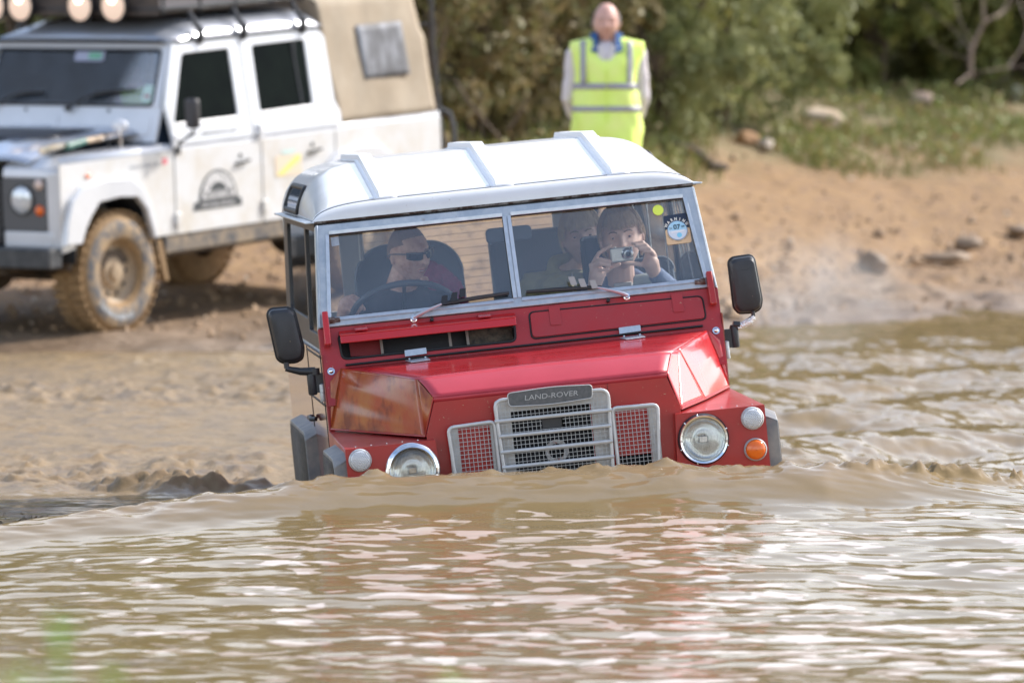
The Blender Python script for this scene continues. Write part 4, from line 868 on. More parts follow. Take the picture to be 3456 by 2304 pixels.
def face(th, M, front, sk, scale=1.0, brow=BROWN, eyes=True, parent=None, open_=.7, look=0, mouth=True, teeth=False, brows=True):
    out = []
    n = (M.to_3x3() @ Vector((0, -1, 0))).normalized(); up = (M.to_3x3() @ Vector((0, 0, 1))).normalized(); rt = (M.to_3x3() @ Vector((1, 0, 0))).normalized()
    for s in (-1, 1):
        if brows:
            b = MB(); b.tube([front(s * x, z) + n * .0015 for x, z in ((.013, .026), (.024, .031), (.036, .031), (.046, .025))], [.0022, .0034, .003, .0014], 6, flat=.8); th.part(b, 'eyebrow', brow, parent, ang=180)
        if eyes:
            c = front(s * .031, .007) - n * (.0075 * scale)
            b = MB(); b.ball(c, .0115 * scale, 16, 12); e = th.part(b, 'eye', EYEW, parent, ang=180)
            b = MB(); q = c + n * .0106 * scale + rt * look * .003; b.ball(q, (.0052 * scale,) * 3, 12, 8); th.part(b, 'iris', IRIS, e, ang=180)
            b = MB()   # lids
            for sg, k in ((1, open_), (-1, .75)):
                b.tube([c + n * .0112 * scale * math.cos(a) * 1.0 + rt * .0125 * scale * math.sin(a) + up * sg * .0052 * scale * k * math.cos(a * 1.2) + n * .0008 for a in (-1.2, -.6, 0, .6, 1.2)], [.0018, .0028, .0032, .0028, .0018], 6)
            th.part(b, 'eyelid', sk, parent, ang=180)
    if mouth:
        b = MB(); b.tube([front(x, z) + n * .0008 for x, z in ((-.023, -.0555), (-.012, -.0535), (0, -.0545), (.012, -.0535), (.023, -.0555))], [.001, .0032, .0028, .0032, .001], 6); b.tube([front(x, z) + n * .0008 for x, z in ((-.021, -.059), (-.01, -.0635), (0, -.0645), (.01, -.0635), (.021, -.059))], [.001, .0034, .004, .0034, .001], 6)
        th.part(b, 'lips', LIP, parent, ang=180)
        if teeth:
            b = MB(); b.tube([front(x, -.0585) + n * .0018 for x in (-.016, -.006, .006, .016)], .0022, 6); th.part(b, 'teeth', EYEW, parent, ang=180)
def hair_cap(th, M, m, line, scale=1.0, thick=.010, strands=0, length=.07, parent=None, rr_=.0018, fringe=None):
    """shell over the skull where line(x,y,z) is positive, plus loose strands"""
    nu, nv = 128, 80; b = MB(); vs = []; keep = []
    for i in range(nv + 1):
        for j in range(nu):
            th_ = 2 * PI * j / nu; ph = -.9 + (PI / 2 + .9) * i / nv
            x, y, z = math.cos(ph) * math.cos(th_), math.cos(ph) * math.sin(th_), math.sin(ph)
            k = 1 + .05 * math.sin(th_ * 9 + ph * 5) * .35
            X, Y, Z = (.076 + thick) * x * k, (.099 + thick) * y * k, (.116 + thick) * z
            if Y > 0: Y *= 1.06
            vs.append((X * scale, Y * scale, Z * scale)); keep.append(line(X, Y, Z) > 0)
    fs = []
    for i in range(nv):
        for j in range(nu):
            q = (i * nu + j, i * nu + (j + 1) % nu, (i + 1) * nu + (j + 1) % nu, (i + 1) * nu + j)
            if all(keep[t] for t in q): fs.append(q)
    b.add(vs, fs, M); h = th.part(b, 'hair', m, parent, sol=thick * .7 * scale, off=-1, ang=180)
    if strands:
        b = MB(); R_ = random.Random(len(b.v) + strands)
        for _ in range(strands):
            t0 = R_.uniform(0, 2 * PI); p0 = R_.uniform(.35, 1.25); pts = []
            rad = 1.02 + R_.uniform(0, .04)
            for k in range(6):
                ph = p0 - k * length / .1 / 6 * 1.15; tt = t0 + .12 * k * math.sin(_ * 1.7)
                X, Y, Z = (.076 + thick) * math.cos(ph) * math.cos(tt) * rad, (.099 + thick) * math.cos(ph) * math.sin(tt) * rad, (.116 + thick) * math.sin(ph) * rad
                if line(X, Y, Z + .012) <= 0: break
                pts.append(M @ Vector((X * scale, Y * scale * (1.06 if Y > 0 else 1), Z * scale)))
            if len(pts) > 2: b.tube(pts, [rr_ * (1 - .7 * i / len(pts)) for i in range(len(pts))], 4)
        if fringe:
            for _ in range(fringe[0]):
                x0 = R_.uniform(-.058, .060); dx = fringe[1] + R_.uniform(-.006, .006); zb = fringe[2] + R_.uniform(-.008, .010); pts = []
                for k in range(6):
                    t = k / 5; x = x0 * (.7 + .3 * t) + dx * t; z = .108 + (zb - .108) * t; yy = -.099 * math.sqrt(max(1 - (x / .088) ** 2 - (z * .86 / .122) ** 2, .02)) - .008
                    pts.append(M @ Vector((x * scale, yy * scale, z * scale)))
                b.tube(pts, [rr_ * 1.3] * 4 + [rr_, rr_ * .4], 4)
        th.part(b, 'hair_strands', m, h, ang=180)
    return h
def HM(c, yaw=0, pitch=0, roll=0):   # yaw turns the face towards +x, pitch drops the chin
    return Matrix.Translation(c) @ (Matrix.Rotation(RAD(yaw), 4, 'Z') @ Matrix.Rotation(RAD(pitch), 4, 'X') @ Matrix.Rotation(RAD(roll), 4, 'Y'))
def finger(b, pts, r0=.0085, r1=.0065):
    n = len(pts); b.chain(pts, [r0 + (r1 - r0) * i / (n - 1) for i in range(n)], 10)
# ---- driver
dr = Thing('person', 'driver in dark T-shirt and black sunglasses, one hand on the steering wheel', 'person', TC, RC, o=(-.38, 1.75, 0))
hc = Vector((-.340, 1.60, .620)); M = HM(hc, 30, 8, -5)
hb, fr = head_shape(M, .96)
hb.chain([M @ Vector((0, -.098, .012)), M @ Vector((0, -.112, -.014)), M @ Vector((0, -.116, -.022))], [.007, .010, .0115]); hb.ball(M @ Vector((0, -.088, -.092)), (.018, .018, .014), 12, 8)
hb.chain([(-.352, 1.635, .56), (-.385, 1.69, .47), (-.39, 1.72, .40)], [.058, .062, .075])                 # neck
hb.chain([(-.39, 1.73, .36), (-.39, 1.76, .15), (-.39, 1.78, 0)], [.125, .13, .14]); hb.cap((-.53, 1.73, .41), (-.24, 1.73, .40), .058, .058)
hb.chain([(-.555, 1.70, .40), (-.655, 1.56, .27), (-.625, 1.385, .425)], [.052, .042, .028])               # right arm
hb.chain([(-.625, 1.385, .425), (-.612, 1.352, .458)], [.030, .036]); hb.ball((-.606, 1.345, .462), (.036, .028, .034), 14, 10)
hb.chain([(-.235, 1.70, .39), (-.17, 1.54, .25), (-.22, 1.40, .33)], [.052, .042, .028]); hb.ball((-.225, 1.37, .35), (.036, .030, .03), 12, 8)
for k, (a, c, d, r) in enumerate([((-.592, 1.335, .490), (-.572, 1.322, .478), (-.562, 1.328, .445), .0105), ((-.600, 1.328, .482), (-.578, 1.314, .468), (-.568, 1.322, .436), .0105), ((-.612, 1.326, .470), (-.590, 1.312, .452), (-.580, 1.322, .424), .010), ((-.624, 1.330, .455), (-.604, 1.316, .436), (-.594, 1.326, .412), .009)]):
    finger(hb, [a, c, d], r, r * .8)
finger(hb, [(-.590, 1.365, .470), (-.565, 1.362, .458), (-.552, 1.352, .436)], .011, .0085)
for k in range(4): x = -.205 - .012 * k; finger(hb, [(x, 1.345, .37 - .008 * k), (x + .01, 1.33, .352 - .008 * k), (x + .012, 1.345, .335 - .008 * k)], .009, .007)
finger(hb, [(-.22, 1.39, .36), (-.205, 1.375, .378)], .010, .008)
bd_ = dr.blob(hb, 'body', SKIN, .0034, 3)
face(dr, M, fr, SKIN, .96, eyes=False, brows=False, parent=bd_, teeth=True)
hair_cap(dr, M, mat('cropped_hair', (.24, .16, .13), .8, c2=(.32, .22, .18), s=120), lambda x, y, z: z + .9 * y * .35 - .052 + (.02 if abs(x) > .055 else 0) + (.03 if y > .02 else -.004), .96, .0016, parent=bd_)
n_ = (M.to_3x3() @ Vector((0, -1, 0))); rt_ = (M.to_3x3() @ Vector((1, 0, 0))); up_ = (M.to_3x3() @ Vector((0, 0, 1)))
SG = mat('sunglass_black', (.006, .006, .008), .08, coat=.5)
sgp = None
b = MB()
for s in (-1, 1):
    def ln(a, c, s=s):
        x = s * (.008 + .056 * a); z = .020 - (.034 - .004 * a) * c * (1 - .18 * (2 * a - 1) ** 2) + .004 * a
        return M @ Vector((x, -.1085 + .012 * a + .020 * a * a + .003 * c, z))
    b.grid(ln, 12, 6)
sgp = dr.part(b, 'sunglasses', SG, bd_, sol=.003, off=0)
b = MB(); b.tube([M @ Vector((-.012, -.108, .016)), M @ Vector((0, -.112, .014)), M @ Vector((.012, -.108, .016))], .003, 6)
for s in (-1, 1): b.tube([M @ Vector((s * .063, -.082, .018)), M @ Vector((s * .077, -.03, .016)), M @ Vector((s * .082, .01, .012)), M @ Vector((s * .08, .035, -.002))], .0028, 6)
dr.part(b, 'glasses_frame', SG, sgp)
b = MB(); b.chain([(-.39, 1.72, .375), (-.39, 1.75, .15), (-.39, 1.77, 0)], [.145, .15, .155], 18); b.cap((-.545, 1.725, .405), (-.235, 1.725, .395), .068, .068)
b.cap((-.555, 1.70, .405), (-.62, 1.61, .32), .066, .060); b.cap((-.235, 1.70, .395), (-.19, 1.59, .30), .066, .060); b.cap((-.47, 1.72, .425), (-.30, 1.72, .42), .06, .06)
TSH = mat('black_tshirt', (.016, .018, .026), .85, c2=(.026, .028, .038), s=20)
dr.blob(b, 'tshirt', TSH, .006, 6, parent=bd_, disp=.012, dscale=.09)
# maroon knit over the seat shoulder
b = MB(); b.chain([(-.265, 1.84, .555), (-.215, 1.84, .525), (-.175, 1.83, .475), (-.150, 1.82, .40), (-.16, 1.82, .30)], [.018, .036, .042, .042, .04]); b.chain([(-.24, 1.85, .54), (-.21, 1.84, .42), (-.21, 1.84, .3)], [.035, .045, .05])
kn = Thing('jumper', 'maroon knitted jumper hung over the shoulder of the driver seat', 'jumper', TC, RC, o=(-.18, 1.86, .25))
kn.blob(b, 'knitted_cloth', mat('maroon_knit', (.42, .06, .15), .9, c2=(.28, .035, .10), s=60, bump=.6, bs=160), .006, 3, disp=.02, dscale=.03)
# ---- front passenger taking a photograph
pa = Thing('person', 'young passenger in blue hooded top holding a compact camera up to his face', 'person', TC, RC, o=(.49, 1.75, 0))
M = HM((.488, 1.60, .598), -7, 3, -3); S_ = 1.03
hb, fr = head_shape(M, S_, jaw=1.15)
hb.chain([(.480, 1.635, .53), (.478, 1.67, .44), (.48, 1.70, .37)], [.052, .054, .065])
hb.chain([(.48, 1.72, .32), (.48, 1.76, .1), (.48, 1.78, -.02)], [.11, .12, .13]); hb.cap((.36, 1.72, .36), (.60, 1.72, .36), .05, .05)
hb.chain([(.345, 1.70, .36), (.325, 1.55, .24), (.350, 1.455, .435)], [.045, .04, .0245])       # his right arm (image left)
hb.chain([(.350, 1.455, .432), (.362, 1.437, .475)], [.027, .033])
hb.hexa([(.338, 1.43, .452), (.396, 1.425, .462), (.396, 1.455, .462), (.338, 1.455, .452)], [(.332, 1.425, .515), (.372, 1.42, .525), (.372, 1.445, .525), (.332, 1.445, .515)])
finger(hb, [(.352, 1.432, .520), (.374, 1.418, .553), (.420, 1.412, .577)], .0092, .0072)
finger(hb, [(.350, 1.428, .512), (.374, 1.400, .530), (.409, 1.385, .518)], .0092, .0074)
finger(hb, [(.348, 1.428, .500), (.372, 1.398, .512), (.406, 1.386, .503)], .0088, .007)
finger(hb, [(.346, 1.430, .485), (.372, 1.402, .488), (.402, 1.392, .488)], .0078, .0062)
finger(hb, [(.374, 1.445, .470), (.412, 1.432, .490), (.448, 1.420, .502)], .0105, .0082)
hb.chain([(.615, 1.70, .36), (.668, 1.55, .35), (.583, 1.455, .462)], [.045, .04, .0245])
hb.chain([(.583, 1.455, .458), (.572, 1.437, .495)], [.027, .033])
hb.hexa([(.540, 1.425, .480), (.600, 1.43, .472), (.600, 1.455, .472), (.540, 1.455, .480)], [(.556, 1.42, .545), (.592, 1.425, .535), (.592, 1.445, .535), (.556, 1.445, .545)])
finger(hb, [(.570, 1.430, .545), (.545, 1.412, .578), (.507, 1.408, .576)], .0092, .0072)
finger(hb, [(.578, 1.430, .540), (.556, 1.408, .566), (.518, 1.398, .566)], .0092, .0074)
finger(hb, [(.586, 1.430, .532), (.566, 1.404, .552), (.530, 1.396, .553)], .0088, .007)
finger(hb, [(.592, 1.432, .520), (.576, 1.408, .537), (.545, 1.398, .541)], .0078, .0062)
finger(hb, [(.556, 1.442, .486), (.515, 1.425, .497), (.470, 1.415, .506)], .0108, .0082)
pb = pa.blob(hb, 'body', SKIN2, .0034, 3)
face(pa, M, fr, SKIN2, S_, parent=pb, open_=.55, brow=mat('brown_brow', (.14, .085, .05), .8))
hair_cap(pa, M, HAIRB, lambda x, y, z: z - .050 + (.095 if y > .0 else 0) + (.045 if abs(x) > .066 and y > -.05 else 0), S_, .011, strands=260, length=.10, parent=pb, fringe=(130, .012, .042))
b = MB(); b.chain([(.48, 1.72, .325), (.48, 1.76, .1), (.48, 1.78, -.02)], [.125, .135, .145], 18); b.cap((.35, 1.72, .365), (.61, 1.72, .365), .06, .06)
b.chain([(.345, 1.70, .365), (.325, 1.56, .245), (.343, 1.475, .39)], [.056, .052, .036]); b.chain([(.615, 1.70, .365), (.668, 1.56, .352), (.598, 1.470, .440)], [.056, .050, .036])
b.tube([(.395, 1.66, .415), (.43, 1.70, .445), (.48, 1.72, .452), (.54, 1.70, .445), (.575, 1.66, .42)], [.02, .024, .026, .024, .02], 10)
HOOD = mat('blue_hoodie', (.15, .20, .33), .85, c2=(.22, .27, .40), s=14, bump=.15, bs=90)
pa.blob(b, 'hooded_top', HOOD, .005, 5, parent=pb, disp=.012, dscale=.07)
b = MB(); b.hexa([(.515, 1.585, .44), (.585, 1.60, .445), (.64, 1.62, .36), (.50, 1.585, .30)], [(.52, 1.60, .45), (.585, 1.62, .455), (.64, 1.64, .37), (.50, 1.60, .31)])
pa.part(b, 'hood_lining', mat('pale_grey_lining', (.36, .40, .40), .9), pb, bev=.01)
b = MB(); b.hexa([(.440, 1.60, .40), (.515, 1.60, .40), (.50, 1.59, .30), (.46, 1.59, .30)], [(.435, 1.62, .428), (.52, 1.62, .428), (.50, 1.61, .31), (.46, 1.61, .31)])
pa.part(b, 'tshirt', mat('pale_tshirt', (.50, .50, .49), .9), pb, bev=.008)
# the camera, its own thing
cm = Thing('compact_camera', 'silver compact camera held in front of the passenger', 'camera', TC, RC, o=(.459, 1.40, .51))
CAMS = mat('camera_silver', (.60, .60, .58), .3, .55)
b = MB(); b.box(.4145, .5035, 1.392, 1.412, .511, .5675); cb = cm.part(b, 'camera_body', CAMS, bev=.006, seg=3)
b = MB(); b.lathe([(.024, 0), (.0235, .006), (.019, .008), (.0185, .015), (.015, .017), (.0148, .024), (.010, .025), (.009, .021), (.001, .020)], (.480, 1.393, .540), (0, -1, 0), 32); lb = cm.part(b, 'lens_barrel', mat('lens_barrel_metal', (.5, .5, .5), .2, .9), ang=30)
b = MB(); b.lathe([(.0088, .0225), (.004, .0235), (.001, .0238)], (.480, 1.393, .540), (0, -1, 0), 20); cm.part(b, 'lens_glass', mat('black_lens_glass', (.005, .005, .01), .03), lb)
b = MB(); b.lathe([(.001, .003), (.0035, .003), (.0035, 0)], (.4955, 1.392, .560), (0, -1, 0), 12); cm.part(b, 'viewfinder_window', RUB, cb)
b = MB(); b.box(.447, .462, 1.3905, 1.393, .5585, .5635); cm.part(b, 'flash', EYEW, cb)
b = MB(); b.box(.432, .455, 1.3912, 1.3925, .524, .5255); b.box(.432, .4335, 1.3912, 1.3925, .524, .543); cm.part(b, 'front_trim_line', CHR, cb)
b = MB(); b.lathe([(.001, .003), (.006, .003), (.006, 0)], (.435, 1.40, .5675), (0, 0, 1), 12); cm.part(b, 'shutter_button', CHR, cb)
# ---- boy behind, in olive jacket
bo = Thing('person', 'fair-haired boy in olive jacket peering out from behind the front passenger', 'person', tuple(Vector(TC) + RC @ Vector((-.020, -.19, 0))), RC, o=(.34, 2.25, 0))
M = HM((.398, 2.20, .603), -4, 2, -4)
hb, fr = head_shape(M, 1.0, jaw=1.1)
hb.chain([(.385, 2.235, .54), (.34, 2.25, .47), (.31, 2.25, .40)], [.052, .054, .07]); hb.chain([(.29, 2.25, .33), (.30, 2.27, .05)], [.12, .13]); hb.cap((.20, 2.23, .40), (.40, 2.25, .40), .05, .05)
for s, x in ((-1, .17), (1, .42)): hb.chain([(x, 2.23, .38), (x - .02, 2.05, .2), (x + .05, 1.95, .1)], [.045, .038, .028]); hb.ball((x + .06, 1.93, .08), (.035, .03, .03), 12, 8)
bb_ = bo.blob(hb, 'body', SKIN2, .004, 3)
face(bo, M, fr, SKIN2, 1.0, parent=bb_, brow=mat('fair_brow', (.34, .24, .13), .8), open_=.5)
hair_cap(bo, M, BLOND, lambda x, y, z: z - .048 + (.095 if y > .0 else 0) + (.05 if abs(x) > .06 and y > -.06 else 0), 1.0, .012, strands=240, length=.10, parent=bb_, fringe=(190, .0, .040))
b = MB(); b.chain([(.265, 2.06, .385), (.27, 2.10, .25), (.28, 2.12, .1), (.29, 2.2, -.02)], [.095, .115, .12, .12], 18); b.cap((.19, 2.12, .42), (.37, 2.16, .42), .07, .06); b.cap((.16, 2.10, .40), (.15, 2.0, .15), .06, .055); b.cap((.40, 2.15, .38), (.42, 2.05, .2), .055, .05)
b.chain([(.262, 2.13, .47), (.275, 2.17, .515), (.33, 2.19, .53)], [.03, .022, .02])
OLV = mat('olive_jacket', (.40, .38, .20), .75, c2=(.30, .28, .14), s=9)
jk = bo.blob(b, 'jacket', OLV, .006, 4, parent=bb_, disp=.03, dscale=.08)
b = MB(); b.tube([(.325, 2.02, .47), (.318, 1.965, .42), (.315, 1.955, .34), (.315, 1.955, .25)], .004, 6); bo.part(b, 'jacket_zip', mat('zip_metal', (.5, .48, .4), .4, .5), jk)
# ---- marshal on the bank
mx_, my_, mz_ = .635, 38.0, .475
ma = Thing('person', 'bald man in yellow reflective vest standing on the bank, hands behind his back', 'person', (mx_, my_, mz_), None)
M = HM((0.0, -.03, 1.668), 0, 2, 0); hb, fr = head_shape(M, 1.14)
hb.chain([(0, 0, 1.60), (0, .01, 1.48)], [.066, .074]); hb.chain([(0, .01, 1.40), (0, 0, 1.12), (0, 0, .95)], [.15, .15, .155]); hb.cap((-.17, .01, 1.47), (.17, .01, 1.47), .065, .065)
for s in (-1, 1):
    hb.chain([(s * .205, .01, 1.46), (s * .245, .04, 1.17), (s * .12, .17, .97)], [.055, .045, .032]); hb.ball((s * .05, .18, .96), (.05, .03, .045), 12, 8)
    for k in range(4): finger(hb, [(s * .03, .19, .985 - .02 * k), (-s * .02, .205, .98 - .02 * k), (-s * .04, .195, .97 - .02 * k)], .010, .008)
    finger(hb, [(s * .06, .19, .99), (s * .03, .2, 1.01)], .011, .009)
    hb.chain([(s * .10, 0, .92), (s * .12, 0, .50), (s * .13, .02, .07)], [.095, .065, .045]); hb.chain([(s * .13, .02, .05), (s * .14, -.15, .035)], [.045, .035])
PINK = mat('ruddy_skin', (.66, .38, .30), .5, c2=(.60, .32, .25), s=12)
mb_ = ma.blob(hb, 'body', PINK, .008, 3)
face(ma, M, fr, PINK, 1.14, parent=mb_, brow=GREYH, open_=.8, mouth=False)
hair_cap(ma, M, GREYH, lambda x, y, z: .045 - abs(z - .02) if (abs(x) > .058 or y > .07) and y > -.03 else -1, 1.14, .006, parent=mb_)
b = MB(); b.chain([(0, .005, 1.41), (0, 0, 1.12), (0, 0, .93)], [.155, .16, .165], 18); b.cap((-.18, .01, 1.47), (.18, .01, 1.47), .07, .07)
for s in (-1, 1): b.chain([(s * .205, .01, 1.46), (s * .245, .04, 1.17), (s * .215, .13, 1.06), (s * .10, .17, 1.02)], [.068, .056, .05, .045])
shm = ma.blob(b, 'shirt', mat('white_shirt', (.74, .68, .68), .8, c2=(.66, .60, .61), s=10), .01, 5, parent=mb_, disp=.02, dscale=.12)
b = MB()
for s in (-1, 1): b.chain([(s * .10, 0, .93), (s * .12, 0, .50), (s * .13, .02, .10)], [.115, .09, .07])
ma.blob(b, 'trousers', mat('dark_trousers', (.03, .035, .05), .8), .012, 4, parent=mb_)
def ring(z):    # vest girth at height z -> half width, half depth, y centre
    t = (z - .80) / .66
    wx = np.interp(z, [.80, .95, 1.10, 1.25, 1.40, 1.50, 1.54, 1.57], [.235, .242, .225, .212, .232, .252, .245, .12]); wy = np.interp(z, [.80, 1.0, 1.2, 1.40, 1.50, 1.57], [.175, .18, .175, .16, .12, .07])
    return wx, wy, .0
def vp(a, z, grow=0):
    wx, wy, yc = ring(z); th_ = a * 2 * PI; c, s = math.cos(th_), math.sin(th_); wob = 1 + .03 * math.sin(3 * th_ + z * 14) + .022 * math.sin(7 * th_ - z * 19) + .012 * math.sin(11 * th_ + z * 33)
    sx = math.copysign(abs(c) ** .75, c); sy = math.copysign(abs(s) ** .85, s); return (sx * (wx * wob + grow), yc + sy * (wy * wob + grow), z)
b = MB(); nz_ = 26; na = 72; vs = [vp(i / na, .80 + (1.57 - .80) * j / nz_) for i in range(na) for j in range(nz_ + 1)]; fs = []
for i in range(na):
    for j in range(nz_):
        zz = .80 + .77 * (j + .5) / nz_; x, y, _z = vp((i + .5) / na, zz)
        if y < 0 and zz > 1.355 and abs(x) < (zz - 1.355) * .42: continue          # V neck
        i2 = (i + 1) % na; fs.append((i * (nz_ + 1) + j, i2 * (nz_ + 1) + j, i2 * (nz_ + 1) + j + 1, i * (nz_ + 1) + j + 1))
b.add(vs, fs); HV = mat('fluorescent_vest', (.78, 1.0, .18), .7, c2=(.88, 1.0, .30), s=5, emit=0)
vst = ma.part(b, 'vest', HV, mb_, sol=.006, ang=180)
SILV = mat('reflective_tape', (.36, .35, .40), .45)
def band(z0, z1): q = MB(); q.grid(lambda a, c: vp(a, z0 + (z1 - z0) * c, .004), 72, 2, wrap=True); ma.part(q, 'reflective_band', SILV, vst, sol=.002)
band(1.22, 1.262); band(1.07, 1.108)
for s in (-1, 1):
    q = MB()
    def vs_(a, c, s=s):
        z = 1.262 + .285 * c; x = s * (.140 + .035 * a); wx, wy, _ = ring(z); return (x, -(wy + .006) * (1 - (abs(x) / (wx + .01)) ** 2.6) ** .5 - .008, z)
    q.grid(vs_, 2, 12); ma.part(q, 'reflective_strap', SILV, vst, sol=.003)
b = MB(); b.box(-.002, .002, -.186, -.178, .80, 1.35); ma.part(b, 'vest_zip', mat('zip_yellow', (.7, .85, .1), .6), vst)
for s in (-1, 1): b = MB(); b.hexa([(s * .055, -.12, 1.46), (s * .105, -.10, 1.47), (s * .10, .0, 1.58), (s * .055, -.05, 1.60)], [(s * .058, -.155, 1.465), (s * .112, -.13, 1.475), (s * .11, -.03, 1.60), (s * .060, -.08, 1.61)]); ma.part(b, 'collar', mat('blue_collar', (.03, .10, .26), .8), mb_, bev=.006)
b = MB(); b.hexa([(-.085, -.125, 1.50), (-.035, -.135, 1.52), (.004, -.168, 1.36), (-.004, -.17, 1.33)], [(-.085, -.10, 1.50), (-.035, -.10, 1.52), (.004, -.14, 1.36), (-.004, -.14, 1.33)]); b.hexa([(.035, -.135, 1.52), (.085, -.125, 1.50), (.004, -.17, 1.33), (-.004, -.168, 1.36)], [(.035, -.10, 1.52), (.085, -.10, 1.50), (.004, -.14, 1.33), (-.004, -.14, 1.36)]); ma.part(b, 'shirt_front', mat('shirt_front_white', (.72, .68, .66), .8), mb_)
b = MB()
for s in (-1, 1): b.chain([(s * .13, .03, .05), (s * .14, -.17, .04)], [.058, .048])
ma.blob(b, 'shoes', RUB, .01, 3, parent=mb_)
# ================================================================== white double-cab pick-up
RW = R3(-34.777, 4.108, .6875); TW = (-3.2833, 37.6252, .0995)
pk = Thing('pickup_truck', 'white double-cab off-road pickup with beige canvas back and muddy wheels on the bank', 'truck', TW, RW, o=(0, 1.4, 0))
Q = pk.part
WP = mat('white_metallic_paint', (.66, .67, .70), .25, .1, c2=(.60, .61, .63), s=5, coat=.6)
WPD = mat('white_paint_dirty_low', (.66, .66, .66), .3, .05, c2=(.58, .53, .46), s=4, lo=.45, hi=.75, coat=.4)
DG = mat('tinted_glass', (.003, .005, .005), .08, c2=(.006, .010, .008), s=5, spec=.02)
HOT = mat('glowing_bulb', (1, .86, .62), .3, emit=2.5)
LIT = mat('lit_warm_lamp', (.9, .66, .50), .3, emit=.22)
CANV = mat('beige_canvas', (.40, .33, .245), .85, c2=(.34, .27, .19), s=4, bump=.3, bs=12)
GUN = mat('grey_lamp_panel', (.10, .10, .105), .5); MUD = mat('caked_mud', (.33, .205, .095), .85, c2=(.20, .125, .06), s=16, bump=.8, bs=60); MUDT = mat('muddy_tyre_wall', (.10, .10, .105), .7, c2=(.36, .25, .14), s=14, lo=.42, hi=.6, bump=.4, bs=60)
SILL = mat('dirty_sill', (.07, .07, .075), .6, c2=(.36, .27, .17), s=7, bump=.2)
def SP(s): return dict(O=(s * .865, 0, 0), U=(0, 1, 0), V=(0, 0, 1))
for s in (-1, 1):
    # lower side with wheel cut-outs
    arch = lambda yc: [(yc + .50 * math.cos(RAD(a)), .52 + .40 * math.sin(RAD(a))) for a in range(180, -1, -12)]
    low_ = [(-.59, .58), (-.47, .58)] + [(y, z) for y, z in arch(0.0) if True] + [(.52, .50), (.58, .60), (2.28, .60)] + arch(2.794) + [(3.32, .60), (3.68, .60), (3.68, 1.17), (-.59, 1.17)]
    low_ = [(-.59, .58)] + [(-.46, .60), (-.42, .74), (-.30, .86), (-.1, .905), (.14, .895), (.27, .82), (.36, .60), (2.33, .60), (2.40, .76), (2.52, .87), (2.72, .91), (2.95, .895), (3.08, .82), (3.16, .60), (3.68, .60), (3.68, 1.155), (-.59, 1.155)]
    lo = pk.plate('lower_body_side', WPD, low_, t=.01, **SP(s))
    b = MB()       # rounded shoulder
    b.grid(lambda a, c: (s * (.865 - .03 * (1 - math.cos(c * PI / 2))), -.58 + 4.26 * a, 1.155 + .045 * math.sin(c * PI / 2)), 4, 6); Q(b, 'shoulder_rail', WP, lo, sol=.004, ang=60)
    # gaps between panels
    x = s * .8715; PG = mat('panel_gap_grey', (.25, .25, .25), .7)
    for yy in (.61, 1.575, 2.42): b = MB(); b.box(x - .001, x + .001, yy - .005, yy + .006, .60, 1.155); Q(b, 'panel_gap', PG, lo)
    # upper side
    Ud = (s * .8475, 0, 1.31); V_ = Vector((-s * .105, 0, .67)).normalized()
    def up(y, z): return (y, (z - 1.19) / V_.z)
    outl = [up(.615, 1.19), up(2.50, 1.19), up(2.50, 1.28), up(2.455, 1.36), up(2.45, 1.80), up(2.38, 1.87), up(.76, 1.865), up(.585, 1.46)]
    h1 = rpoly([up(.649, 1.335), up(1.352, 1.335), up(1.358, 1.79), up(.845, 1.785)], .03); h2 = rpoly([up(1.60, 1.345), up(2.202, 1.35), up(2.217, 1.797), up(1.616, 1.792)], .03)
    uo = (s * (.865 - .0018), 0, 1.19); us = pk.plate('upper_body_side', WP, outl, [h1, h2], O=uo, U=(0, 1, 0), V=V_, t=.03, bev=.006)
    for h in (h1, h2): pk.plate('side_window', DG if s > 0 else SIDEGL, h, O=uo, U=(0, 1, 0), V=V_, t=.006, parent=us)
    b = MB(); p_ = lambda y, z, d=.004: tuple(Vector(uo) + Vector((0, y, 0)) + V_ * ((z - 1.19) / V_.z) + Vector((s * (.015 + d), 0, 0)))
    b.hexa([p_(1.478, 1.2), p_(1.486, 1.2), p_(1.486, 1.85), p_(1.478, 1.85)], [p_(1.478, 1.2, .001), p_(1.486, 1.2, .001), p_(1.486, 1.85, .001), p_(1.478, 1.85, .001)]); Q(b, 'door_gap', GUN, us)
    b = MB(); b.box(min(s * .79, s * .80), max(s * .79, s * .80), 2.08, 2.085, 1.36, 1.79); b.tube([p_(2.09, 1.36, -.008), p_(2.08, 1.79, -.008)], .008, 6); Q(b, 'window_divider', GUN, us)
    for yy, zz in ((1.346, 1.018), (2.164, 1.03)):
        b = MB(); b.hexa([(s * .872, yy - .07, zz - .012), (s * .872, yy + .075, zz + .004), (s * .872, yy + .075, zz + .022), (s * .872, yy - .07, zz + .006)], [(s * .895, yy - .07, zz - .012), (s * .895, yy + .075, zz + .004), (s * .895, yy + .075, zz + .022), (s * .895, yy - .07, zz + .006)]); b.ball((s * .872, yy - .01, zz + .05), (.008, .016, .016), 10, 8)
        Q(b, 'door_handle', BLK, lo, bev=.004)
    for yy, zz in ((.62, .695), (1.58, .70), (1.56, 1.22), (.61, 1.22)):
        b = MB(); b.box(min(s * .868, s * .892), max(s * .868, s * .892), yy - .025, yy + .03, zz - .045, zz + .045); Q(b, 'door_hinge', WP if zz > 1 else WPD, lo, bev=.006)
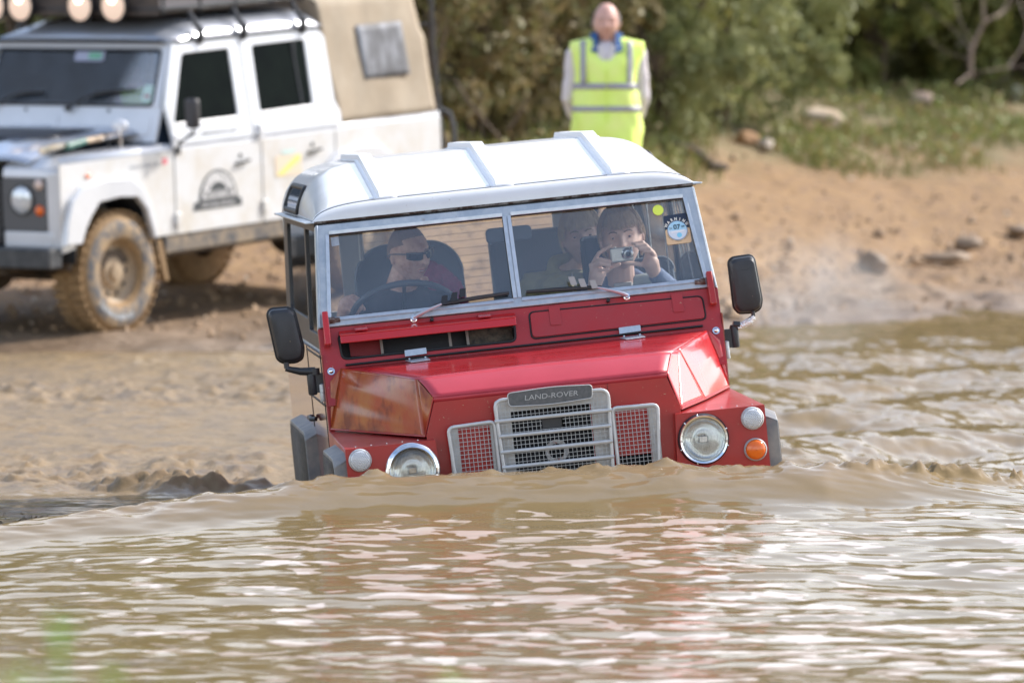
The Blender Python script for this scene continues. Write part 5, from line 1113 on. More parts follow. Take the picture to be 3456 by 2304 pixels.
    # wheel-arch eyebrows
    for yc in (0, 2.794):
        tr = [(-.60, .63), (-.575, .78), (-.52, .92), (-.40, 1.00), (-.17, 1.032), (.10, 1.02), (.22, .94), (.29, .83), (.36, .60)]; ti = [(.325, .60), (.25, .80), (.16, .885), (-.03, .90), (-.24, .885), (-.33, .80), (-.39, .72), (-.435, .63)]
        pl = [(y + yc, z) for y, z in tr + ti]
        q_ = pk.plate('wheel_arch', WP, pl, O=(s * .892, 0, 0), U=(0, 1, 0), V=(0, 0, 1), t=.05, bev=.010)
        b = MB(); b.lathe([(.20, -.13), (.36, -.13), (.385, -.11), (.40, -.06), (.40, .06), (.385, .11), (.355, .13), (.24, .135), (.215, .12), (.20, .10)], (s * .745, yc, .40), (s, 0, 0), 48)
        wh = Q(b, 'wheel', MUD, ang=60)
        b = MB()
        for k in range(40):
            for sg in (-1, 1):
                a = 2 * PI * k / 40; c, d = math.cos(a), math.sin(a); x0 = s * .745 + sg * .065
                M_ = Matrix.Translation((x0, yc + .402 * c, .40 + .402 * d)) @ Matrix.Rotation(a, 4, 'X'); b.box(-.055, .055, -.006, .012, -.020, .020, M_)
        Q(b, 'tread_blocks', MUD, wh)
        b = MB(); b.lathe([(.235, .1355), (.25, .142), (.32, .142), (.352, .131)], (s * .745, yc, .40), (s, 0, 0), 48); sw_ = Q(b, 'tyre_wall', MUDT, wh, ang=180)
        b = MB()
        for (a0, a1) in ((215, 290),):
            b.grid(lambda a, c: (s * (.745 + .1435), yc + (.275 + .035 * c) * math.cos(RAD(a0 + (a1 - a0) * a)), .40 + (.275 + .035 * c) * math.sin(RAD(a0 + (a1 - a0) * a))), 12, 1)
        Q(b, 'tyre_lettering', mat('faded_white_letters', (.42, .44, .46), .7, c2=(.16, .15, .13), s=45, lo=.48, hi=.52), sw_)
        b = MB(); b.lathe([(.238, .136), (.232, .128), (.222, .09), (.20, .07), (.175, .045), (.11, .045), (.095, .07), (.06, .075), (.055, .10), (.03, .105), (.001, .105)], (s * .745, yc, .40), (s, 0, 0), 40)
        rm = Q(b, 'wheel_rim', mat('muddy_beige_rim', (.42, .31, .20), .6, c2=(.34, .24, .14), s=9), wh, ang=40)
        b = MB()
        for k in range(10):
            a = 2 * PI * k / 10; b.lathe([(.015, .050), (.013, .0515), (.001, .0515)], (s * .745, yc + .145 * math.cos(a), .40 + .145 * math.sin(a)), (s, 0, 0), 10)
        Q(b, 'rim_holes', DARK, rm)
        b = MB(); b.grid(lambda a, c: (s * (.56 + .31 * c), yc - .03 + .44 * math.cos(PI * a), .50 + .43 * math.sin(PI * a)), 18, 2); Q(b, 'wheel_well', DARK, q_, sol=.01)
    b = MB(); b.box(min(s * .80, s * .86), max(s * .80, s * .86), .50, 2.30, .475, .60); Q(b, 'sill', SILL, bev=.01)
    b = MB(); b.hexa([(s * .78, .40, .58), (s * .86, .40, .58), (s * .86, .46, .58), (s * .78, .46, .58)], [(s * .78, .46, .30), (s * .88, .46, .30), (s * .88, .50, .30), (s * .78, .50, .30)]); Q(b, 'mud_flap', MUD, bev=.004)
    # door mirror
    b = MB(); b.box(min(s * .93, s * 1.03), max(s * .93, s * 1.03), .66, .72, 1.30, 1.50); mr = Q(b, 'door_mirror', mat('mirror_charcoal', (.035, .032, .036), .45), bev=.022, seg=3)
    b = MB(); b.tube([(s * .875, .655, 1.20), (s * .93, .67, 1.235), (s * .98, .69, 1.27), (s * .98, .69, 1.31)], .010, 8); b.box(min(s * .865, s * .885), max(s * .865, s * .885), .63, .67, 1.13, 1.22); Q(b, 'mirror_arm', BLK, mr)
    # headlamp panel and lamps
    hp = pk.plate('headlamp_panel', GUN, rr(s * .755 if s < 0 else .385, .72, -.385 if s < 0 else .760, 1.065, .03), O=(0, -.592, 0), t=.02, bev=.004)
    b = MB(); b.lathe([(.103, .0), (.10, .014), (.092, .016), (.088, .008)], (s * .556, -.602, .925), (0, -1, 0), 32); hl = Q(b, 'headlamp', BLK)
    b = MB(); b.lathe([(.090, .008), (.07, .020), (.04, .026), (.001, .028)], (s * .556, -.602, .925), (0, -1, 0), 32); Q(b, 'lamp_glass', mat('headlamp_glass', (.55, .60, .65), .08, .4, c2=(.8, .82, .85), s=12), hl, ang=180)
    for z, m_, nm in ((.857, ORG, 'indicator_lamp'), (1.028, mat('side_lamp_glow', (.70, .55, .48), .3), 'side_lamp')):
        b = MB(); b.ball((s * .703, -.604, z), (.036, .026, .036), 16, 10); Q(b, nm, m_, ang=180)
    b = MB(); b.ball((s * .872, -.305, 1.062), (.012, .030, .014), 12, 8); Q(b, 'side_repeater', ORG, lo)
    # wing end cap: front corner of the wing above and beside the lamp panel
    b = MB(); b.hexa([(s * .755, -.60, .58), (s * .865, -.575, .58), (s * .865, -.50, .58), (s * .755, -.50, .58)], [(s * .755, -.60, 1.10), (s * .865, -.575, 1.12), (s * .865, -.50, 1.16), (s * .755, -.50, 1.16)])
    b.hexa([(s * .385, -.60, 1.065), (s * .80, -.60, 1.065), (s * .80, -.45, 1.065), (s * .385, -.45, 1.065)], [(s * .385, -.585, 1.13), (s * .80, -.58, 1.13), (s * .83, -.45, 1.195), (s * .385, -.45, 1.195)])
    b.hexa([(s * .385, -.60, .61), (s * .80, -.60, .61), (s * .80, -.45, .61), (s * .385, -.45, .61)], [(s * .385, -.60, .72), (s * .80, -.60, .72), (s * .80, -.45, .72), (s * .385, -.45, .72)])
    Q(b, 'wing_front', WP, lo, bev=.015, seg=3)
    b = MB(); b.hexa([(s * .50, -.46, 1.17), (s * .84, -.46, 1.17), (s * .84, .60, 1.185), (s * .60, .60, 1.185)], [(s * .50, -.46, 1.195), (s * .83, -.46, 1.195), (s * .835, .60, 1.205), (s * .60, .60, 1.205)]); Q(b, 'wing_top', WP, lo, bev=.006)
P0 = MB(); P0.box(-.80, .80, -.45, 3.6, .45, .55); P0.box(-.35, .35, -.55, 3.6, .42, .50); P0.tube([(-.7, 0, .38), (.7, 0, .38)], .05, 8); P0.tube([(-.7, 2.794, .38), (.7, 2.794, .38)], .05, 8); P0.ball((.15, 2.794, .38), .14, 12, 8); P0.ball((-.2, 0, .38), .13, 12, 8)
Q(P0, 'chassis', mat('dirty_chassis', (.05, .04, .03), .8, c2=(.16, .11, .07), s=8))
b = MB(); b.box(-.88, .88, -.74, -.61, .49, .62); Q(b, 'front_bumper', mat('bumper_black', (.03, .033, .038), .5, c2=(.09, .09, .09), s=10), bev=.01)
pk.plate('radiator_grille', BLK, rr(-.38, .64, .38, 1.06, .02), O=(0, -.60, 0), t=.02)
b = MB()
for k in range(7): b.box(-.37, .37, -.625, -.61, .68 + k * .055, .70 + k * .055)
Q(b, 'grille_slats', GUN)
# bonnet: raised centre, vents, scuttle
def bo_(u, v):
    y = -.58 + 1.16 * v; x = (u * 2 - 1) * (.60 + .05 * v); k = 1 - abs(u * 2 - 1) ** 6
    return (x, y, 1.155 + .075 * min(1, v * 3.2) ** .8 + .06 * v + .035 * k - .012 * (1 if .42 < u < .58 else 0))
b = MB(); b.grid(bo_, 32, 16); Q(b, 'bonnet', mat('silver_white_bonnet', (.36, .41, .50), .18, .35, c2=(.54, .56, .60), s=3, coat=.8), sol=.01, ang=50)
b = MB(); b.grid(lambda a, c: (-.42 + .84 * a, -.15 + .50 * c, bo_(.5, (.43 + .5 * c) / 1.16 if 0 else (-.15 + .50 * c + .58) / 1.16)[2] + .016), 6, 6); Q(b, 'bonnet_tread_plate', mat('black_plate', (.04, .04, .045), .35), sol=.004)
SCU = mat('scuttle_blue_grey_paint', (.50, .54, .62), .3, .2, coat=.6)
O1 = Vector((0, .595, 1.44)); V1 = Vector((0, .17, .43)).normalized()
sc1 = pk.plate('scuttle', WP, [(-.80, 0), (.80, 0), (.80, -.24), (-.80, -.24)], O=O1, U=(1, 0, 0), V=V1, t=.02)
for x0, x1 in ((-.74, -.06), (.06, .74)): pk.plate('scuttle_vent_panel', WP, rr(x0, -.19, x1, -.055, .03), O=O1 + Vector((0, -.014, 0)), U=(1, 0, 0), V=V1, t=.008, parent=sc1, bev=.003)
b = MB()
for x in (-.36, .36): b.ball(O1 + Vector((x, -.02, -.02)), .012, 8, 6)
Q(b, 'washer_jets', BLK, sc1)
wfr = pk.plate('windscreen_frame', WP, [(-.79, 0), (.79, 0), (.755, .455), (-.755, .455)], [rpoly([(-.715, .025), (.715, .025), (.700, .400), (-.700, .400)], .03)], O=O1, U=(1, 0, 0), V=V1, t=.03, bev=.006)
pk.plate('windscreen_glass', glass('pickup_windscreen', (.93, .95, .97), .03, (.25, .33, .45), gain=1.2), rpoly([(-.715, .025), (.715, .025), (.700, .400), (-.700, .400)], .03), O=O1, U=(1, 0, 0), V=V1, t=0, parent=wfr)
b = MB(); b.tube([tuple(O1 + Vector((x, -.018, 0)) + V1 * v) for x, v in rpoly([(-.722, .018), (.722, .018), (.708, .408), (-.708, .408)], .03)], .010, 6, closed=True); Q(b, 'screen_seal', RUB, wfr, ang=180)
def WS2(x, v, n=0): return tuple(O1 + Vector((x, 0, 0)) + V1 * v + Vector((0, -.02 - n, .008)))
for (p, a, c, d) in (((-.655, -.02), (-.50, .06), (-.42, .085), (-.22, .095)), ((.02, -.02), (.16, .06), (.26, .095), (.56, .125))):
    b = MB(); b.lathe([(.001, .03), (.018, .03), (.018, 0)], WS2(*p), (0, -1, 0), 10); b.tube([WS2(*p, .02), WS2(*a, .02)], .009, 6); b.tube([WS2(*a, .01), WS2(*c, .012), WS2(*d, .01)], [.010, .014, .008], 6); Q(b, 'wiper', BLK)
pk.plate('permit_sticker', mat('pale_green_permit', (.50, .66, .62), .6), rr(.615, .04, .70, .16, .02), O=O1 + Vector((0, -.006, 0)), U=(1, 0, 0), V=V1, t=.002)
pk.plate('permit_print', mat('permit_red_print', (.45, .12, .16), .6), rr(.635, .075, .68, .092, .004), O=O1 + Vector((0, -.010, 0)), U=(1, 0, 0), V=V1, t=.002)
ms = pk.plate('screen_notice', mat('grey_notice', (.36, .38, .50), .6), rr(-.03, .325, .22, .395, .01), O=O1 + Vector((0, -.006, 0)), U=(1, 0, 0), V=V1, t=.003)
pk.plate('notice_print', mat('green_notice_print', (.16, .42, .28), .6), rr(.09, .34, .20, .385, .008), O=O1 + Vector((0, -.010, 0)), U=(1, 0, 0), V=V1, t=.003, parent=ms)
# roof
def rf(u, v):
    a = (u * 2 - 1); y = .72 + 1.74 * v; x = math.sin(a * PI / 2) * .765; h = .155 * min(1, (v * 1.74 + .02) / .40) ** .6
    if v > .93: h *= math.sqrt(max(0, 1 - ((v - .93) / .07) ** 2 * .8))
    return (x, y, 1.865 + (h) * (1 - abs(x / .766) ** 5) ** .6 + .006)
b = MB(); b.grid(rf, 48, 24); ro = Q(b, 'roof', mat('pickup_roof_grey', (.44, .46, .50), .22, .4, coat=.6), sol=.006, ang=50)  # roof greyer than the body sides
b = MB(); b.tube([(-.70, .70, 1.878), (.70, .70, 1.878)], .012, 8); 
for s in (-1, 1): b.tube([(s * .70, .70, 1.878), (s * .778, .80, 1.872), (s * .778, 2.42, 1.872)], .012, 8)
Q(b, 'gutter', RUB, ro)
for y in (1.05, 1.53, 2.20):
    for s in (-1, 1): b = MB(); b.tube([(s * .785, y, 1.84), (s * .795, y, 1.93), (s * .745, y, 1.985), (s * .70, y, 2.06)], [.020, .028, .018, .014], 8); Q(b, 'rack_foot', BLK)
b = MB(); WD = mat('rack_floor_brown', (.10, .075, .06), .8, c2=(.05, .04, .035), s=12)
b.box(-.62, .66, .78, 2.35, 2.055, 2.075); rk = Q(b, 'roof_rack', WD)
b = MB(); b.box(-.66, .66, .765, .785, 2.045, 2.36); Q(b, 'rack_headboard', WD, rk)
b = MB()
for z in (2.09, 2.22): b.tube([(-.68, .77, z), (.68, .77, z), (.68, 2.36, z), (-.68, 2.36, z)], .014, 8, closed=True)
for y in (.8, 1.2, 1.6, 2.0, 2.34):
    for s in (-1, 1): b.tube([(s * .68, y, 2.05), (s * .68, y, 2.22)], .012, 6)
Q(b, 'rack_rails', BLK, rk)
for x in (-.83 + .0, -.476, .045, .334):
    if x < -.7: x = -.72
    b = MB(); b.lathe([(.001, -.09), (.07, -.07), (.112, -.01), (.112, .012), (.104, .016), (.100, .006)], (x, .70, 2.115), (0, -1, 0), 32); sp = Q(b, 'spot_lamp', BLK)
    b = MB(); b.lathe([(.103, .004), (.07, .014), (.03, .018), (.001, .019)], (x, .70, 2.115), (0, -1, 0), 32)
    Q(b, 'spot_glass', LIT, sp, ang=180)
    b = MB(); b.ball((x, .685, 2.155), (.034, .012, .028), 12, 8); Q(b, 'glowing_bulb', HOT, sp, ang=180)
# canvas tilt
def cvs(u, v):
    # u around section from one waist to the other over the top, v along y
    a = u * 2 - 1; y = 2.50 + 1.16 * v; sg = 1 if a > 0 else -1; t = abs(a)
    if t > .42:
        k = (t - .42) / .58; z = 2.06 - .86 * k; x = .725 + .125 * k ** .9 ; x += .004 * math.sin(k * 9 + v * 5)
    else:
        k = t / .42; z = 2.06 + .06 * (1 - k ** 3); x = .725 * k
    lean = -.02 * (v > .9)
    y += (.0 if v < .5 else -.03) * (2.06 - z < .3) * 1.0
    yy = y + (-.05 if v < .01 else 0) * 0
    # rear edge leans forward towards the top
    yy = yy - (z - 1.2) * .055 * v + .10 * (1 - v) * (-(z - 1.2) * .9)
    sag = .004 * math.sin(v * 11 + z * 6) + .003 * math.sin(v * 23 - z * 9)
    return (sg * (x + sag), yy, z)
b = MB(); b.grid(cvs, 60, 30); cv = Q(b, 'canvas_cover', CANV, sol=.004, ang=180)
b = MB()
for v in (0, 1): b.add([cvs(u / 30, v) for u in range(31)], [tuple(range(31))])
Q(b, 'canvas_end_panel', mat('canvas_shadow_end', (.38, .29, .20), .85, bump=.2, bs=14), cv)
cw_ = rpoly([(2.826, 1.85), (3.37, 1.861), (3.361, 1.477), (2.825, 1.478)], .012)
for s in (-1, 1):
    b = MB()
    def cwf(a, c, s=s):
        y = 2.826 + .54 * a + .0 * c; z = 1.478 + .378 * c; k = (2.06 - z) / .86; return (s * (.725 + .125 * max(k, 0) ** .9 + .011), y - (z - 1.2) * .055 + .05, z)
    b.grid(cwf, 10, 8); Q(b, 'canvas_window', mat('cloudy_plastic_window', (.13, .13, .135), .6, c2=(.36, .37, .40), s=3.2, lo=.40, hi=.58, spec=.2, scale=(1, 1, .5)), cv, sol=.003)
b = MB(); b.hexa([(.78, 2.35, 1.28), (.85, 2.35, 1.27), (.85, 2.56, 1.275), (.78, 2.56, 1.285)], [(.78, 2.35, 1.31), (.84, 2.35, 1.305), (.84, 2.56, 1.31), (.78, 2.56, 1.315)]); Q(b, 'bed_capping', WP, bev=.01)
b = MB(); b.box(-.86, .86, 3.66, 3.69, .60, 1.2); Q(b, 'tailgate', WPD, bev=.008)
b = MB(); b.tube([(.66, 3.90, 2.5), (.665, 3.90, 1.65), (.70, 3.90, 1.20), (.72, 3.92, .9)], .020, 8); b.tube([(.70, 3.9, 1.20), (.76, 3.95, 1.16), (.79, 3.95, 1.08), (.80, 3.95, .80)], .018, 8); b.tube([(.45, 3.7, 1.80), (.66, 3.90, 1.80)], .012, 6); b.tube([(.70, 3.68, .95), (.72, 3.92, .95)], .012, 6)
Q(b, 'rear_ladder_frame', BLK)
# interior: seats, bulkhead behind, steering wheel
DI = mat('pickup_interior_blue', (.06, .10, .17), .8)
b = MB(); b.box(-.52, -.16, 1.25, 1.37, 1.0, 1.45); b.box(.08, .60, 1.25, 1.37, 1.0, 1.58); b.box(-.68, .68, 2.25, 2.40, .9, 1.35); b.box(-.72, .72, .62, .80, 1.15, 1.40); b.box(.02, .56, 1.5, 1.56, 1.2, 1.80); Q(b, 'seats_and_dash', DI, bev=.03)
b = MB(); b.tube([(-.36 + .19 * math.cos(t), .93 - .12 * math.sin(t), 1.42 + .15 * math.sin(t)) for t in [2 * PI * i / 32 for i in range(32)]], .014, 8, closed=True); Q(b, 'steering_wheel', BLK)
# decals
tx = mat('decal_black', (.05, .055, .06), .5); txg = mat('decal_grey', (.42, .43, .45), .6); DO = (.8725, 0, 0); DU = (0, 1, 0); DV = (0, 0, 1)
arcp = [(1.075 + .205 * math.cos(RAD(a)), .80 + .195 * math.sin(RAD(a))) for a in range(8, 173, 6)]
lg = pk.plate('door_emblem', tx, arcp + [(.862, .79), (.815, .79), (.800, .735), (1.335, .735), (1.325, .79), (1.287, .79)], O=DO, U=DU, V=DV, t=.003)
DP = (.8745, 0, 0); TW_ = mat('emblem_white', (.70, .68, .66), .6)
pk.plate('emblem_arch_field', TW_, [(1.075 + r * math.cos(RAD(a)), .805 + r * .95 * math.sin(RAD(a))) for r, rg in ((.185, range(14, 167, 8)), (.115, range(166, 13, -8))) for a in rg], O=(.8738, 0, 0), U=DU, V=DV, t=.003, parent=lg)
pk.text('emblem_lettering', 'FULLTRUCK', .062, tx, (.8756, 0, 0), DU, DV, parent=lg, arc=(1.075, .805, .147, 160, 20), sx=.8, ext=.0006, bold=.001)
pk.plate('emblem_mid_field', TW_, rr(.90, .806, 1.255, .852, .006), O=(.8738, 0, 0), U=DU, V=DV, t=.003, parent=lg)
pk.text('emblem_lettering', 'ADVENTURE', .050, tx, (.8756, 1.077, .829), DU, DV, parent=lg, sx=1.05, ext=.0006, bold=.001)
pk.text('emblem_lettering', 'OFF ROAD DRIVING', .040, TW_, (.8756, 1.067, .762), DU, DV, parent=lg, sx=1.0, ext=.0006)
V_1 = Vector((-.105, 0, .67)).normalized()
pk.text('door_lettering', '4x4   adventurer.com', .062, mat('letter_grey', (.2, .2, .2), .6), (.8815, 1.04, 1.253), DU, V_1, ext=.0006, sx=1.0)
pk.text('wing_lettering', 'www.pickup.co.uk', .042, txg, (.8725, .29, 1.085), DU, DV, ext=.0006)
pk.plate('red_sticker', mat('pink_red_sticker', (.80, .22, .25), .6), rr(.485, 1.075, .535, 1.115, .006), O=DO, U=DU, V=DV, t=.002)
yk = pk.plate('rear_door_sticker', mat('pale_cream_sticker', (.72, .60, .45), .6), rr(1.72, .885, 2.02, 1.03, .01), O=DO, U=DU, V=DV, t=.002)
pk.plate('sticker_stripe', mat('yellow_stripe', (.85, .68, .20), .6), [(1.73, .90), (1.80, .893), (2.01, .99), (2.01, 1.02), (1.96, 1.02)], O=(.8738, 0, 0), U=DU, V=DV, t=.002, parent=yk)
pk.plate('sticker_cap', mat('mint_cap', (.55, .70, .66), .6), rr(1.80, 1.035, 1.95, 1.065, .012), O=DO, U=DU, V=DV, t=.002)
# shovel on the wing
sh = Thing('shovel', 'spade with green socket and wooden shaft strapped along the pickup wing', 'shovel', TW, RW, o=(.74, 0, 1.2))
b = MB(); b.grid(lambda a, c: (.755 - .11 * a + (.075 * math.sin(PI * min(1, a + .12)) ** .6) * (c * 2 - 1) * .9, -.62 + .40 * a, 1.225 + .03 * (2 * c - 1) ** 2 + .02 * a), 10, 8); bl = sh.part(b, 'blade', mat('worn_spade', (.30, .21, .10), .5, c2=(.24, .26, .24), s=9), sol=.004)
b = MB(); b.tube([(.66, -.26, 1.248), (.63, -.02, 1.265)], [.026, .022], 10); sh.part(b, 'socket', mat('green_socket', (.03, .12, .09), .5))
b = MB(); b.tube([(.63, -.02, 1.265), (.60, .30, 1.275), (.585, .56, 1.285)], .019, 10); sh.part(b, 'shaft', mat('ash_wood_shaft', (.52, .38, .25), .6))
b = MB(); b.tube([(.52, .56, 1.285), (.65, .56, 1.285)], .016, 8); b.tube([(.585, .50, 1.28), (.53, .56, 1.285)], .010, 6); b.tube([(.585, .50, 1.28), (.64, .56, 1.285)], .010, 6); sh.part(b, 'grip', mat('ash_grip', (.42, .28, .16), .6))
b = MB(); b.tube([(.66, .20, 1.20), (.62, .20, 1.30), (.60, .20, 1.30), (.57, .20, 1.21)], .008, 6); sh.part(b, 'strap', RUB)
b = MB(); b.tube([(.74, .22, 1.20), (.735, .22, 1.33)], .008, 6); wmir = Q(b, 'wing_mirror', CHR); b = MB(); b.ball((.735, .22, 1.355), (.065, .03, .038), 16, 10, None); Q(b, 'wing_mirror_head', mat('white_mirror_cap', (.75, .75, .77), .25), wmir, ang=180)
# man inside
dv = Thing('person', 'man in yellow-green vest leaning across inside the white pickup cab', 'person', TW, RW, o=(.2, 1.1, 1.0))
M = HM((.10, 1.12, 1.66), 25, 10, 12); hb, fr = head_shape(M, 1.0)
hb.chain([(.11, 1.14, 1.60), (.16, 1.17, 1.50)], [.055, .065]); hb.chain([(.2, 1.18, 1.40), (.25, 1.2, 1.15)], [.13, .14]); hb.cap((.02, 1.15, 1.47), (.36, 1.15, 1.44), .06, .06)
hb.chain([(.03, 1.12, 1.45), (-.12, .98, 1.52), (-.24, .90, 1.60)], [.052, .042, .03]); hb.ball((-.27, .89, 1.62), (.04, .03, .04), 12, 8)
for k in range(4): finger(hb, [(-.285, .885, 1.645 - .017 * k), (-.32, .88, 1.65 - .02 * k), (-.335, .885, 1.635 - .02 * k)], .010, .008)
finger(hb, [(-.26, .885, 1.65), (-.28, .88, 1.68)], .011, .009)
hb.chain([(.36, 1.12, 1.43), (.42, .98, 1.28), (.30, .86, 1.36)], [.052, .042, .03]); hb.ball((.28, .85, 1.37), (.04, .03, .035), 12, 8)
db = dv.blob(hb, 'body', mat('arm_skin', (.7, .45, .4), .6), .007, 3)
face(dv, M, fr, PINK, parent=db); hair_cap(dv, M, GREYH, lambda x, y, z: z - .03 + (.07 if y > 0 else 0), 1.0, .006, parent=db)
b = MB(); b.chain([(.2, 1.17, 1.40), (.25, 1.2, 1.12)], [.145, .155], 18); b.cap((.03, 1.15, 1.465), (.35, 1.15, 1.435), .068, .068); dv.blob(b, 'vest', mat('dull_green_vest', (.60, .95, .12), .8), .01, 4, parent=db)
# ================================================================== vegetation, rocks, driftwood
def at(px, py, D):
    c, s = math.cos(RAD(2.417)), math.sin(RAD(2.417)); u = (px - 1728) / 19000; v = -(py - 1152) / 19000
    d = Vector((u, c + v * s, -s + v * c)); return Vector((0, 0, 1.6)) + d * (D / d.y)
def onground(px, py):
    for i in range(400):
        D = 38 + i * .07; p = at(px, py, D)
        if p.z <= gz(p.x, p.y): return D
    return 60
def gz(x, y): return float(ground_h(np.array([x * 1.0]), np.array([y * 1.0]))[0])
def leafmat(name, a, b_, c_=None, s=3.5):
    m = mat(name, a, .55, c2=b_, s=s, lo=.4, hi=.62, c3=c_ or (.15, .13, .03), s3=s * 3.3, lo3=.56, hi3=.64, spec=.3)
    t = m.node_tree; p = t.nodes['Principled BSDF']; tr = t.nodes.new('ShaderNodeBsdfTranslucent'); mx_ = t.nodes.new('ShaderNodeMixShader'); mx_.inputs[0].default_value = .28
    src = p.inputs['Base Color'].links[0].from_socket; t.links.new(src, tr.inputs[0]); o = t.nodes['Material Output']
    t.links.new(p.outputs[0], mx_.inputs[1]); t.links.new(tr.outputs[0], mx_.inputs[2]); t.links.new(mx_.outputs[0], o.inputs[0]); return m
LM = [leafmat('dark_green_leaves', (.15, .17, .05), (.22, .21, .075), (.30, .29, .09)),
      leafmat('olive_brown_leaves', (.20, .18, .075), (.26, .20, .10), (.20, .23, .08)),
      leafmat('grey_green_leaves', (.25, .27, .11), (.32, .33, .15), (.19, .22, .07)),
      leafmat('yellow_green_leaves', (.20, .22, .06), (.32, .29, .09), (.11, .15, .04))]
BARK = mat('brown_bark', (.10, .07, .05), .9, c2=(.17, .13, .09), s=20, bump=.5, bs=60)
PALEB = mat('pale_dead_wood', (.30, .225, .175), .8, c2=(.20, .145, .11), s=14)
def crown_mesh(seed, R=1.2, Hh=2.6, n=3200, lf=.06, droop=0, low=0.0):
    g = np.random.default_rng(seed); nc = 46; C = []
    while len(C) < nc:
        p = g.uniform(-1, 1, 3); r = np.linalg.norm(p)
        if .35 < r < 1: C.append(p * np.array([R, R * .8, Hh / 2]) + np.array([0, 0, Hh * .52 + low]))
    C = np.array(C); idx = g.integers(0, nc, n); rad = g.uniform(.14, .40, nc)[idx][:, None] * R * .62
    d = g.normal(size=(n, 3)); d /= np.linalg.norm(d, axis=1)[:, None]; P_ = C[idx] + d * rad * g.uniform(.45, 1.08, (n, 1))
    P_[:, 2] -= droop * np.maximum(np.hypot(P_[:, 0], P_[:, 1]) - R * .5, 0)
    P_[:, 2] = np.maximum(P_[:, 2], .03)
    a = g.normal(size=(n, 3)); a[:, 2] -= .3 + droop; a /= np.linalg.norm(a, axis=1)[:, None]; b_ = np.cross(a, g.normal(size=(n, 3))); b_ /= np.linalg.norm(b_, axis=1)[:, None]
    L = lf * g.uniform(.7, 1.5, (n, 1)); w_ = L * .42
    v = np.stack([P_ - a * L, P_ + b_ * w_, P_ + a * L, P_ - b_ * w_], 1).reshape(-1, 3)
    me = bpy.data.meshes.new('crown'); me.vertices.add(len(v)); me.vertices.foreach_set('co', v.ravel()); me.loops.add(n * 4); me.loops.foreach_set('vertex_index', np.arange(n * 4)); me.polygons.add(n); me.polygons.foreach_set('loop_start', np.arange(0, n * 4, 4)); me.update(calc_edges=True)
    return me
def stem_mesh(seed, R=1.0, Hh=2.4, k=7, r=.03):
    b = MB(); g = random.Random(seed)
    for i in range(k):
        a = g.uniform(0, 2 * PI); q = g.uniform(.3, .9) * R; pts = [(0.05 * math.cos(a), .05 * math.sin(a), -.15)]
        for j in range(1, 6): t = j / 5; pts.append((q * t ** 1.3 * math.cos(a) + g.uniform(-.05, .05), q * t ** 1.3 * math.sin(a) + g.uniform(-.05, .05), Hh * .85 * t))
        b.tube(pts, [r * (1 - .8 * j / 5) for j in range(6)], 6)
    me = bpy.data.meshes.new('stem'); me.from_pydata(b.v, [], b.f); finish(me); return me
CR_ = [crown_mesh(11, 1.35, 2.8, 7800, .052), crown_mesh(12, 1.25, 2.5, 7000, .054, .1), crown_mesh(13, 1.45, 2.6, 8000, .052, .35), crown_mesh(14, 1.2, 3.0, 7000, .056)]
TR_ = [crown_mesh(21, 2.4, 5.6, 11000, .12, 0, 1.2), crown_mesh(22, 2.7, 6.0, 11000, .13, .1, 1.0)]
ST_ = [stem_mesh(31), stem_mesh(32, 1.2, 2.6)]; TS_ = [stem_mesh(41, 1.8, 6.0, 6, .11)]
def plant(name, label, cat, group, x, y, cme, sme, m, s, rz, sz=1.0, wood=BARK):
    e = bpy.data.objects.new(name, None); COL.objects.link(e); e.location = (x, y, gz(x, y) - .05); e.rotation_euler = (0, 0, rz); e.scale = (s, s, s * sz); e['label'] = label; e['category'] = cat; e['group'] = group
    for nm, me, mm in (('crown', cme, m), ('trunk' if cat == 'tree' else 'stems', sme, wood)):
        o = bpy.data.objects.new(nm, me); COL.objects.link(o); o.parent = e
        if len(me.materials) == 0: me.materials.append(mm)
        o.material_slots[0].link = 'OBJECT'; o.material_slots[0].material = mm
    return e
